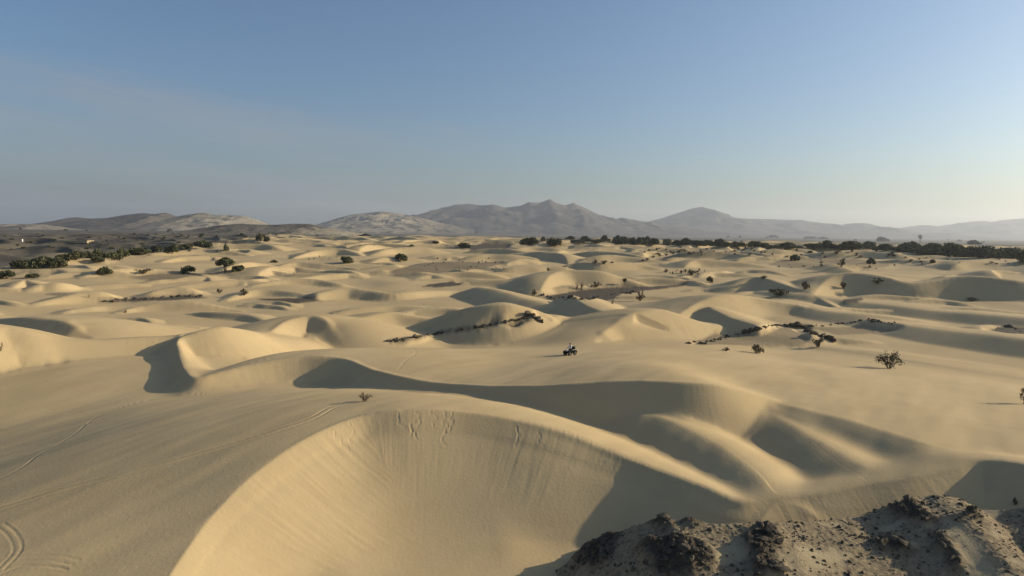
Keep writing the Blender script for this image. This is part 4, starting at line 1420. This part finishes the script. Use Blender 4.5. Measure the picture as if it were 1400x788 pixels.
bm = bmesh.new()
for y in (-0.24, -0.08, 0.08, 0.24):
    tube(bm, [(0.55, y, 0.84), (0.95, y, 0.84)], [0.014, 0.014])
for x in (0.55, 0.75, 0.95):
    tube(bm, [(x, -0.28, 0.83), (x, 0.28, 0.83)], [0.014, 0.014])
link_mesh('front_rack', bm, STEEL, q)
for y in (-0.14, 0.14):
    bm = bmesh.new(); bmesh.ops.create_uvsphere(bm, u_segments=12, v_segments=8, radius=0.065)
    o = link_mesh('headlight', bm, LENS, q, True); o.location = (0.925, y, 0.70); o.scale = (0.6, 1, 1)
bm = bmesh.new(); rbox(bm, (-0.78, 0, 0.92), (0.06, 0.5, 0.3), 1, 0.02); rbox(bm, (-0.72, 0, 0.80), (0.5, 0.6, 0.04), 1, 0.015); link_mesh('rear_rack', bm, STEEL, q)
bm = bmesh.new(); rbox(bm, (-0.80, 0, 1.0), (0.5, 0.62, 0.34), 0.92, 0.05); bx_ = link_mesh('cargo_box', bm, BLACK, q, True)
bm = bmesh.new(); rbox(bm, (-0.80, 0, 1.20), (0.54, 0.66, 0.08), 0.9, 0.03); link_mesh('lid', bm, BLACK, bx_, True)
Q0 = spot(779.5, 485.5)
QROT = math.radians(180 + 48)                         # heading left and towards the camera
q.rotation_euler = (0, 0, QROT)
q.location = (Q0[0], Q0[1], Q0[2] - 0.03)
# lean with the slope
hx, hy = math.cos(QROT), math.sin(QROT)
q.rotation_euler[1] = -math.atan((ground(Q0[0] + hx, Q0[1] + hy) - ground(Q0[0] - hx, Q0[1] - hy)) / 2)
q.rotation_euler[0] = math.atan((ground(Q0[0] - hy, Q0[1] + hx) - ground(Q0[0] + hy, Q0[1] - hx)) / 2)
QS = 1.03
q.scale = (QS, QS, QS)
tag(q, 'black quad bike with a box on its rear rack, riding over the smooth dune', 'quad bike')


def skin_body(name, verts, edges, radii, mat, parent=None, root=0):
    m_ = bpy.data.meshes.new(name); m_.from_pydata(verts, edges, []); m_.update()
    o = bpy.data.objects.new(name, m_); COL.objects.link(o)
    md = o.modifiers.new('skin', 'SKIN')
    for i, r in enumerate(radii):
        v = m_.skin_vertices[0].data[i]; v.radius = (r, r) if not isinstance(r, tuple) else r; v.use_root = (i == root)
    sb = o.modifiers.new('sub', 'SUBSURF'); sb.levels = 2; sb.render_levels = 2
    o.modifiers['skin'].use_smooth_shade = True
    m_.materials.append(mat)
    if parent: o.parent = parent
    return o


SKIN = plain_material('skin', (0.28, 0.16, 0.10), 0.6, 0, 0.05)
SHIRT = plain_material('shirt', (0.70, 0.71, 0.74), 0.9, 0, 0.04)
TROUSERS = plain_material('trousers', (0.035, 0.036, 0.042), 0.9, 0, 0.2)
HAIR = plain_material('hair', (0.018, 0.014, 0.011), 0.7, 0, 0.2)
# body in the bike's own frame (x forward, y left), seated, hands on the bar
bv = [(-0.22, 0, 0.90),                                                        # 0 pelvis
      (-0.18, 0, 1.10), (-0.12, 0, 1.30), (-0.09, 0, 1.42), (-0.06, 0, 1.50), (-0.03, 0, 1.60), (-0.02, 0, 1.70)]   # spine, neck, head
be = [(0, 1), (1, 2), (2, 3), (3, 4), (4, 5), (5, 6)]
br = [(0.15, 0.12), (0.14, 0.11), (0.16, 0.11), (0.11, 0.09), 0.055, (0.085, 0.10), (0.075, 0.09)]
for s in (1, -1):
    i = len(bv)
    bv += [(-0.10, 0.19 * s, 1.40), (0.02, 0.29 * s, 1.19), (0.24, 0.33 * s, 1.09), (0.29, 0.34 * s, 1.075),       # shoulder, elbow, wrist, hand
           (-0.18, 0.11 * s, 0.88), (0.20, 0.24 * s, 0.84), (0.10, 0.27 * s, 0.46), (0.24, 0.28 * s, 0.42)]          # hip, knee, ankle, toe
    be += [(2, i), (i, i + 1), (i + 1, i + 2), (i + 2, i + 3), (0, i + 4), (i + 4, i + 5), (i + 5, i + 6), (i + 6, i + 7)]
    br += [0.065, 0.048, 0.034, 0.040, 0.095, 0.068, 0.045, 0.042]
person = skin_body('person', bv, be, br, SKIN)
person.location = q.location; person.rotation_euler = q.rotation_euler; person.scale = q.scale
tag(person, 'person in a white shirt and dark trousers riding the black quad bike', 'person')
# shirt and trousers sit just outside the body
sv = [(-0.215, 0, 0.95), (-0.18, 0, 1.10), (-0.12, 0, 1.30), (-0.09, 0, 1.43)]
se = [(0, 1), (1, 2), (2, 3)]; sr = [(0.172, 0.142), (0.162, 0.132), (0.182, 0.13), (0.105, 0.09)]
for s in (1, -1):
    i = len(sv)
    sv += [(-0.10, 0.195 * s, 1.40), (0.02, 0.29 * s, 1.19), (0.12, 0.31 * s, 1.145)]
    se += [(2, i), (i, i + 1), (i + 1, i + 2)]; sr += [0.088, 0.068, 0.056]
skin_body('shirt', sv, se, sr, SHIRT, person)
tv = [(-0.22, 0, 0.90)]; te = []; tr = [(0.168, 0.135)]
for s in (1, -1):
    i = len(tv)
    tv += [(-0.17, 0.115 * s, 0.885), (0.20, 0.24 * s, 0.845), (0.11, 0.27 * s, 0.52)]
    te += [(0, i), (i, i + 1), (i + 1, i + 2)]; tr += [0.112, 0.084, 0.062]
skin_body('trousers', tv, te, tr, TROUSERS, person)
bm = bmesh.new(); bmesh.ops.create_uvsphere(bm, u_segments=20, v_segments=14, radius=0.118)
for v in list(bm.verts):
    if v.co.z < -0.03 and v.co.x > -0.02:
        bm.verts.remove(v)
hr = link_mesh('hair', bm, HAIR, person, True); hr.location = (-0.045, 0, 1.70)
def face_bit(name, loc, s, mat):
    bm = bmesh.new(); bmesh.ops.create_uvsphere(bm, u_segments=10, v_segments=8, radius=1)
    o = link_mesh(name, bm, mat, person, True); o.location = loc; o.scale = s
for s in (1, -1):
    face_bit('eye', (0.062, 0.034 * s, 1.665), (0.012, 0.014, 0.010), HAIR)
    face_bit('ear', (-0.03, 0.098 * s, 1.65), (0.022, 0.012, 0.032), SKIN)
face_bit('nose', (0.08, 0, 1.64), (0.018, 0.014, 0.024), SKIN)
face_bit('mouth', (0.07, 0, 1.598), (0.010, 0.026, 0.007), HAIR)
